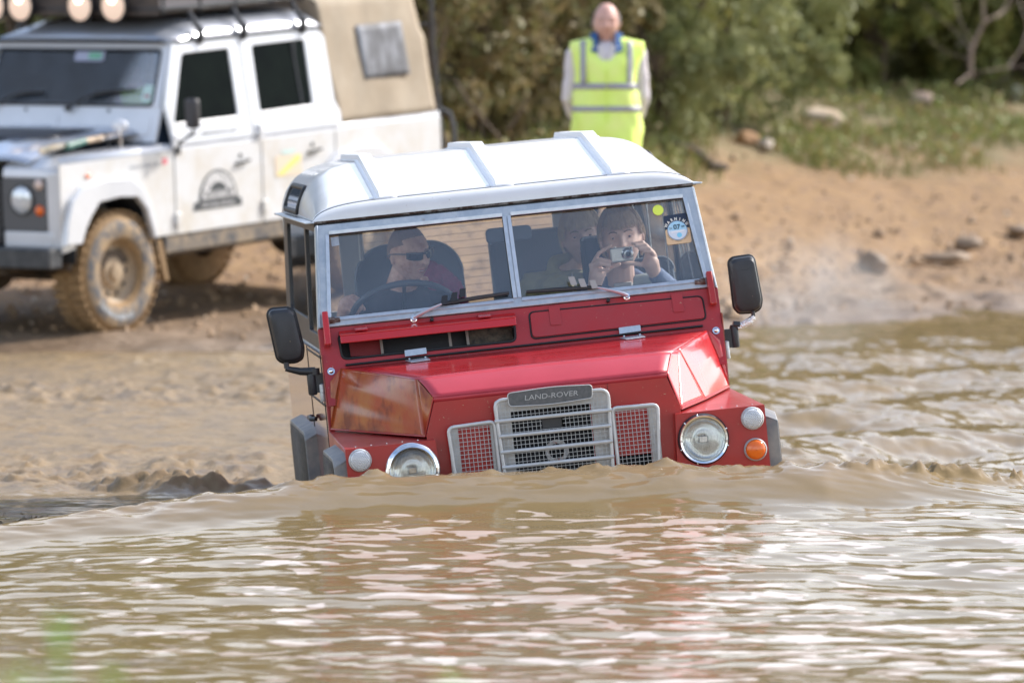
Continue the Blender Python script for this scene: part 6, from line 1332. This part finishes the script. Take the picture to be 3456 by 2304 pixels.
shr = [ # px, D, crown, material, scale, zscale, words
 (1420, 47.5, 0, 1, .95, 1, 'olive bush showing in the gap behind the pickup canvas'),
 (1600, 49.0, 1, 1, 1.05, 1.1, 'brownish olive bush just right of the pickup tailgate'),
 (1800, 50.5, 3, 1, 1.05, 1.05, 'olive brown bush at the left shoulder of the man in the vest'),
 (1990, 53.0, 0, 3, 1.1, 1.1, 'yellowish green bush directly behind the man in the vest'),
 (2235, 52.5, 2, 2, 1.02, 1.15, 'pale grey-green bush right of the man, drooping over the bank'),
 (2420, 54.5, 2, 2, .95, 1.15, 'grey-green bush, right half of the pale drooping clump'),
 (2620, 60.0, 1, 0, 1.15, 1.1, 'dark green bush beside the pale drooping clump'),
 (2800, 61.5, 0, 0, 1.2, 1.1, 'dark bush behind the tan boulder'),
 (2960, 60.5, 3, 3, 1.0, 1.2, 'yellow-green bush above the grassy bank'),
 (3120, 62.0, 1, 0, 1.25, 1.1, 'shadowy green bush left of the bare pale tree'),
 (3290, 61.5, 0, 3, 1.15, 1.25, 'yellow-leaved bush behind the bare pale tree'),
 (3450, 62.5, 1, 0, 1.25, 1.1, 'dark bush at the right edge behind the bare tree'),
 (3640, 62.0, 3, 1, 1.2, 1.1, 'olive bush furthest right on the bank'),
 (1180, 49.5, 1, 3, 1.0, 1.2, 'yellow-green bush behind the canvas cover of the pickup'),
 (900, 50.0, 0, 0, 1.1, 1.2, 'dark green bush behind the rear door of the pickup'),
 (600, 49.0, 3, 1, 1.1, 1.2, 'olive bush behind the roof rack of the pickup'),
 (300, 48.5, 2, 3, 1.1, 1.2, 'yellow-green bush seen through the pickup windscreen'),
 (60, 48.0, 0, 2, 1.1, 1.2, 'pale green bush seen past the left of the pickup windscreen'),
 (-200, 48.5, 1, 0, 1.1, 1.2, 'dark bush furthest left behind the pickup')]
for i, (px, D, c_, m_, s_, z_, lb) in enumerate(shr):
    p = at(px, 300, D); plant('bush', lb, 'bush', 'bushes along the top of the bank', p.x, D, CR_[c_], ST_[i % 2], LM[m_], s_, i * 1.3, z_)
wds = ['leftmost', 'second', 'third', 'fourth', 'fifth', 'sixth', 'seventh', 'eighth', 'ninth', 'tenth', 'eleventh', 'rightmost']
for i in range(12):
    x = -13.5 + i * 2.45; D = 66.5 + (i * 37 % 5) * .9
    plant('tree', f'tall dark leafy tree in the row behind the bushes, {wds[i]} from the left' if 0 < i < 11 else f'{wds[i]} tall dark leafy tree in the row behind the bushes', 'tree', 'trees behind the bushes', x, D, TR_[i % 2], TS_[0], LM[(0, 1, 0, 3, 0, 1)[i % 6]], 1.0 + (i * 29 % 5) * .05, i * 2.1)
# bare pale tree on the right
bt = Thing('bare_tree', 'bare pale forked tree with thin twigs at the right edge of the bank', 'tree', (0, 0, 0), None, o=tuple(at(3276, 255, 57.2)))
D_ = 57.2; b = MB(); b.tube([at(3276, 262, D_), at(3276, 246, D_), at(3278, 167, D_), at(3305, 110, D_), at(3322, 74, D_), at(3318, 20, D_), at(3312, -60, D_)], [.024, .022, .026, .019, .017, .013, .010], 8); bt.part(b, 'trunk', PALEB)
b = MB()
for pts, r in (([(3276, 248), (3235, 280), (3212, 300)], .028), ([(3276, 244), (3330, 240), (3400, 228), (3470, 222)], .016), ([(3315, 85), (3360, 60), (3400, 30), (3450, -20)], .018), ([(3322, 74), (3380, 40), (3420, -20)], .013), ([(3470, 90), (3450, 160), (3405, 225)], .018), ([(3278, 170), (3230, 110), (3170, 60), (3120, 20)], .012), ([(3285, 150), (3240, 70), (3225, 0)], .010), ([(3278, 200), (3200, 180), (3130, 130)], .010), ([(3440, 0), (3460, 60), (3475, 140)], .016)):
    b.tube([at(x, y, D_ + .3 * math.sin(x)) for x, y in pts], [r * .48 * (1 - .6 * i / len(pts)) for i in range(len(pts))], 6)
bt.part(b, 'branches', PALEB)
for pts, lb in (([(1535, 270), (1580, 340), (1630, 400), (1690, 470)], 'thin dead stem leaning out of the olive bushes right of the pickup'), ([(1780, 330), (1745, 400), (1712, 440)], 'short dead stem crossing low in front of the olive bushes')):
    s_ = Thing('dead_stem', lb, 'dead stem', (0, 0, 0), None, o=tuple(at(*pts[-1], 46.6)), group='dead stems in the bushes'); b = MB(); b.tube([at(x, y, 46.6) for x, y in pts], .010, 6); s_.part(b, 'stem', BARK)
LD = onground(2330, 530)
lg_ = Thing('driftwood_log', 'dark crooked driftwood branch lying on the sand right of the car roof', 'log', (0, 0, 0), None, o=tuple(at(2340, 520, LD)))
b = MB(); b.tube([at(x, y, onground(x, y + 16)) for x, y in ((2215, 490), (2250, 484), (2290, 505), (2335, 512), (2375, 540), (2405, 562), (2450, 566))], [.04, .06, .065, .06, .055, .05, .03], 8); b.tube([at(2290, 505, LD), at(2270, 480, LD + .1), at(2262, 470, LD + .1)], .02, 6); lg_.part(b, 'log', mat('dark_wet_wood', (.045, .032, .026), .8, c2=(.09, .06, .05), s=14, bump=.4))
# rocks
def rock(px, py, D, wpx, hpx, m, lb, seed, name='rock', cat='rock', sharp=0):
    D = onground(px, py + hpx * .42); c = at(px, py, D); k = D / 19000; rx, rz = wpx * k / 2, hpx * k / 2; g = np.random.default_rng(seed); b = MB(); b.ball((0, 0, 0), 1, 28, 18); vs = np.array(b.v)
    pl_ = g.normal(size=(14, 3)); pl_ /= np.linalg.norm(pl_, axis=1)[:, None]
    for q in pl_: dd = vs @ q; lim = g.uniform(.62, .92); vs = vs - np.outer(np.maximum(dd - lim, 0) * .85, q)
    nz_ = fbm(vs[:, 0] * 2 + seed, vs[:, 1] * 2 + vs[:, 2] * 3, 4); vs *= (1 + .10 * nz_)[:, None]
    if sharp: vs[:, 0] *= 1 - .55 * np.clip((vs[:, 2] + .2), 0, 1)
    vs *= np.array([rx, rx * .8, rz]); me = bpy.data.meshes.new(name); me.from_pydata((vs).tolist(), [], b.f); finish(me, 40)
    o = link(name, me, m); o.location = c; o.rotation_euler = (0, 0, seed); o['label'] = lb; o['category'] = cat; o['group'] = 'rocks on the bank'
TAN = mat('tan_stone', (.46, .33, .20), .85, c2=(.52, .45, .36), s=3, bump=.5, bs=20); GRS = mat('grey_brown_stone', (.24, .17, .13), .9, c2=(.34, .25, .19), s=4, bump=.5, bs=20); MDR = mat('dark_muddy_stone', (.17, .115, .07), .7, c2=(.27, .19, .12), s=3, bump=.6, bs=14)
rock(2776, 405, 55.5, 172, 104, TAN, 'rounded tan boulder standing in the grass of the bank', 3)
rock(3110, 348, 58.5, 140, 78, GRS, 'grey-brown boulder in the grass right of the tan boulder', 5)
rock(2515, 470, 53.5, 110, 56, mat('orange_stone', (.42, .24, .11), .9, c2=(.34, .20, .11), s=4), 'flat orange stone left of the tan boulder', 7)
rock(2585, 490, 52.8, 86, 52, mat('pale_stone', (.52, .44, .36), .85, c2=(.42, .34, .26), s=5), 'small pale stone touching the flat orange stone', 8)
rock(2945, 885, 47.4, 120, 104, MDR, 'pointed dark rock on the wet mud near the water', 9, sharp=1)
rock(3265, 825, 48.8, 110, 66, MDR, 'low rounded brown rock further up the mud on the right', 10)
rock(3430, 320, 58.5, 60, 60, mat('white_stone', (.6, .54, .46), .8), 'small whitish stone at the right edge of the grass', 12)
rock(3200, 868, 48.0, 190, 44, MDR, 'long low mud-covered rock below the rounded one', 13)
rock(3440, 780, 49, 120, 50, MDR, 'brown rock at the right edge of the mud', 14)
rock(2750, 535, 51.6, 34, 44, MDR, 'small dark stone below the tan boulder', 15); rock(3075, 495, 53.4, 60, 34, TAN, 'small tan stone on bare soil below the grey-brown boulder', 16)
# grass, herbs and gravel
def scatter(name, label, m, n, fn, seed, kindtag='stuff', cat='grass'):
    me = bpy.data.meshes.new(name); g = np.random.default_rng(seed); v, f = fn(g, n); me.from_pydata(v.tolist(), [], f.tolist()); me.update(); o = link(name, me, m); o['label'] = label; o['category'] = cat; o['kind'] = kindtag
def zone(g, n, d0, d1, x0=-4, x1=7, clump=.52):
    X = g.uniform(x0, x1, n * 4); d = g.uniform(d0, d1, n * 4); Y = shore(X) + d; k = vn(X * 1.4 + 5, Y * .9) + .35 * vn(X * 5, Y * 4) > clump + .25 * (1 - np.clip((d - d0) / 3, 0, 1)); X, Y = X[k][:n], Y[k][:n]
    return X, Y, ground_h(X, Y)
def grass_fn(g, n, hh=(.06, .22), w=.010, z=None):
    X, Y, Z = z; n = len(X); h = g.uniform(*hh, n); a = g.uniform(0, 2 * PI, n); ln = g.uniform(.1, .7, n) * h
    b0 = np.stack([X, Y, Z - .01], 1); sd = np.stack([np.cos(a + PI / 2), np.sin(a + PI / 2), 0 * a], 1) * w; tip = b0 + np.stack([np.cos(a) * ln, np.sin(a) * ln, h], 1); mid = (b0 + tip) / 2 + np.stack([0 * a, 0 * a, h * .12], 1)
    v = np.stack([b0 - sd, b0 + sd, mid + sd * .8, tip, mid - sd * .8], 1).reshape(-1, 3); i = np.arange(n) * 5
    return v, np.stack([i, i + 1, i + 2, i + 3, i + 4], 1)
GG = leafmat('bank_grass', (.20, .22, .075), (.34, .27, .13), (.36, .25, .14), 1.5); HB = leafmat('bank_herbs', (.18, .22, .06), (.27, .27, .09), (.36, .22, .11), 2)
scatter('grass', 'patchy green and straw grass over the upper bank', GG, 7500, lambda g, n: grass_fn(g, n, z=zone(g, n, 10.0, 20, clump=.52)), 1)
def leaf_fn(g, n):
    X, Y, Z = zone(g, n, 10.5, 20, clump=.58); n = len(X); p = np.stack([X, Y, Z + g.uniform(.02, .28, n) ** 1.3], 1); a = g.normal(size=(n, 3)); a /= np.linalg.norm(a, axis=1)[:, None]; b_ = np.cross(a, g.normal(size=(n, 3))); b_ /= np.linalg.norm(b_, axis=1)[:, None]; L = g.uniform(.02, .055, (n, 1))
    v = np.stack([p - a * L, p + b_ * L * .6, p + a * L, p - b_ * L * .6], 1).reshape(-1, 3); i = np.arange(n) * 4; return v, np.stack([i, i + 1, i + 2, i + 3], 1)
scatter('undergrowth', 'low leafy weeds between the grass under the bushes', HB, 15000, leaf_fn, 2, cat='weeds')
def peb_fn(g, n):
    X = g.uniform(-4, 6.5, n); d = np.abs(g.normal(0, 1, n)) * 4.2 + g.uniform(0, 1.5, n); Y = shore(X) + d; Z = ground_h(X, Y); r = g.uniform(.008, .035, n) * np.where(g.random(n) > .96, 2.4, 1)
    base = np.array([[1, 0, 0], [0, 1, 0], [-1, 0, 0], [0, -1, 0], [0, 0, .8], [0, 0, -.6]]); F = np.array([[0, 1, 4], [1, 2, 4], [2, 3, 4], [3, 0, 4], [1, 0, 5], [2, 1, 5], [3, 2, 5], [0, 3, 5]])
    J = g.uniform(.6, 1.3, (n, 6, 1)); v = (base[None] * J * r[:, None, None] + np.stack([X, Y, Z + r * .3], 1)[:, None]).reshape(-1, 3); return v, (F[None] + (np.arange(n) * 6)[:, None, None]).reshape(-1, 3)
scatter('gravel', 'loose stones and clods of soil strewn over the bank', mat('loose_stones', (.36, .24, .14), .85, c2=(.26, .17, .10), s=2, c3=(.5, .42, .34), s3=5, lo3=.6, hi3=.64), 2600, peb_fn, 3, cat='stones')
# ---- debris thrown up in the froth left of the car
def weed_fn(g, n):
    cl = [(-1.45, 21.15, .16), (-1.2, 21.05, .10), (-.95, 20.75, .08), (-2.6, 21.3, .30), (-2.1, 21.25, .25), (-1.75, 21.3, .2), (-.72, 20.4, .07), (-.55, 20.15, .05)]
    i = g.integers(0, len(cl), n); c = np.array(cl)[i]; X = c[:, 0] + g.normal(0, 1, n) * c[:, 2]; Y = c[:, 1] + g.normal(0, 1, n) * .07; Z = water_h(X, Y)[0] + np.abs(g.normal(0, .018, n)); a = g.normal(size=(n, 3)); a /= np.linalg.norm(a, axis=1)[:, None]
    L = g.uniform(.005, .022, (n, 1)); b_ = np.cross(a, g.normal(size=(n, 3))); b_ /= np.linalg.norm(b_, axis=1)[:, None]; p = np.stack([X, Y, Z], 1)
    v = np.stack([p - a * L, p + b_ * L * .35, p + a * L, p - b_ * L * .35], 1).reshape(-1, 3); j = np.arange(n) * 4; return v, np.stack([j, j + 1, j + 2, j + 3], 1)
scatter('floating_weed', 'dark scraps of weed and mud riding the churned water left of the car', mat('wet_weed', (.075, .052, .028), .6, c2=(.16, .12, .07), s=12), 1500, weed_fn, 5, cat='weed')
# ---- plants on the near bank, far in front of the focus
NG = leafmat('near_leaves', (.16, .34, .05), (.24, .42, .08), (.12, .26, .04), 8)
for i, (px, py, D, n_, lb) in enumerate(((191, 2075, 6.2, 16, 'taller blurred green plant at the bottom left corner'), (383, 2225, 6.0, 11, 'short blurred green plant right of the taller one'), (95, 2225, 5.6, 9, 'blurred green plant nearest the left edge'), (560, 2290, 6.0, 7, 'low blurred green plant, third from the left corner'), (1540, 2240, 6.1, 5, 'faint blurred green sprig at the bottom centre'), (1270, 2262, 6.3, 4, 'faint yellowish sprig left of the bottom centre'))):
    p = at(px, py, D); zg = gz(p.x, p.y); th_ = Thing('grass_plant', lb, 'plant', (p.x, p.y, zg), None, group='blurred plants on the near bank'); g = random.Random(i + 50); H_ = p.z - zg; b = MB()
    b.tube([(0, 0, -.05), (.01, 0, H_ * .5), (0, 0, H_)], [.004, .003, .002], 5)
    for k in range(n_):
        t = g.uniform(.62, 1.0); a = g.uniform(0, 2 * PI); L = g.uniform(.03, .055); z = H_ * t; c_ = Vector((0.004, 0, z - .02)); d = Vector((math.cos(a), math.sin(a), g.uniform(.1, .9))).normalized(); s_ = d.cross(Vector((0, 0, 1))).normalized() * .009
        b.add([c_, c_ + d * L * .5 + s_, c_ + d * L, c_ + d * L * .5 - s_], [(0, 1, 2, 3)])
    th_.part(b, 'leaves', NG)
# ---- steam at the right of the car
def steam():
    b = MB(); b.ball((0, 0, 0), (.50, .45, .34), 24, 16); me = bpy.data.meshes.new('steam'); me.from_pydata(b.v, [], b.f); finish(me)
    m = bpy.data.materials.new('steam_vapour'); m.use_nodes = True; t = m.node_tree; t.nodes.clear(); o = t.nodes.new('ShaderNodeOutputMaterial'); v = t.nodes.new('ShaderNodeVolumePrincipled'); v.inputs['Color'].default_value = (.95, .93, .9, 1)
    g = t.nodes.new('ShaderNodeTexCoord'); n = t.nodes.new('ShaderNodeTexNoise'); n.inputs['Scale'].default_value = 5; n.inputs['Detail'].default_value = 4; t.links.new(g.outputs['Object'], n.inputs['Vector'])
    gr = t.nodes.new('ShaderNodeVectorMath'); gr.operation = 'LENGTH'; mp_ = t.nodes.new('ShaderNodeMapping'); mp_.inputs['Scale'].default_value = (2.0, 2.2, 2.95); t.links.new(g.outputs['Object'], mp_.inputs[0]); t.links.new(mp_.outputs[0], gr.inputs[0])
    r1 = t.nodes.new('ShaderNodeMapRange'); r1.inputs['From Min'].default_value = 1; r1.inputs['From Max'].default_value = .1; t.links.new(gr.outputs['Value'], r1.inputs['Value'])
    r2 = t.nodes.new('ShaderNodeMapRange'); r2.inputs['From Min'].default_value = .38; r2.inputs['From Max'].default_value = .7; t.links.new(n.outputs['Fac'], r2.inputs['Value'])
    mu = t.nodes.new('ShaderNodeMath'); mu.operation = 'MULTIPLY'; t.links.new(r1.outputs[0], mu.inputs[0]); t.links.new(r2.outputs[0], mu.inputs[1]); m2 = t.nodes.new('ShaderNodeMath'); m2.operation = 'MULTIPLY'; m2.inputs[1].default_value = 1.9; t.links.new(mu.outputs[0], m2.inputs[0])
    t.links.new(m2.outputs[0], v.inputs['Density']); t.links.new(v.outputs[0], o.inputs['Volume'])
    ob = link('steam', me, m); p = at(2740, 985, 24.5); ob.location = p; ob['label'] = 'faint puff of white steam drifting behind the right door mirror'; ob['category'] = 'steam'; ob['kind'] = 'stuff'
steam()
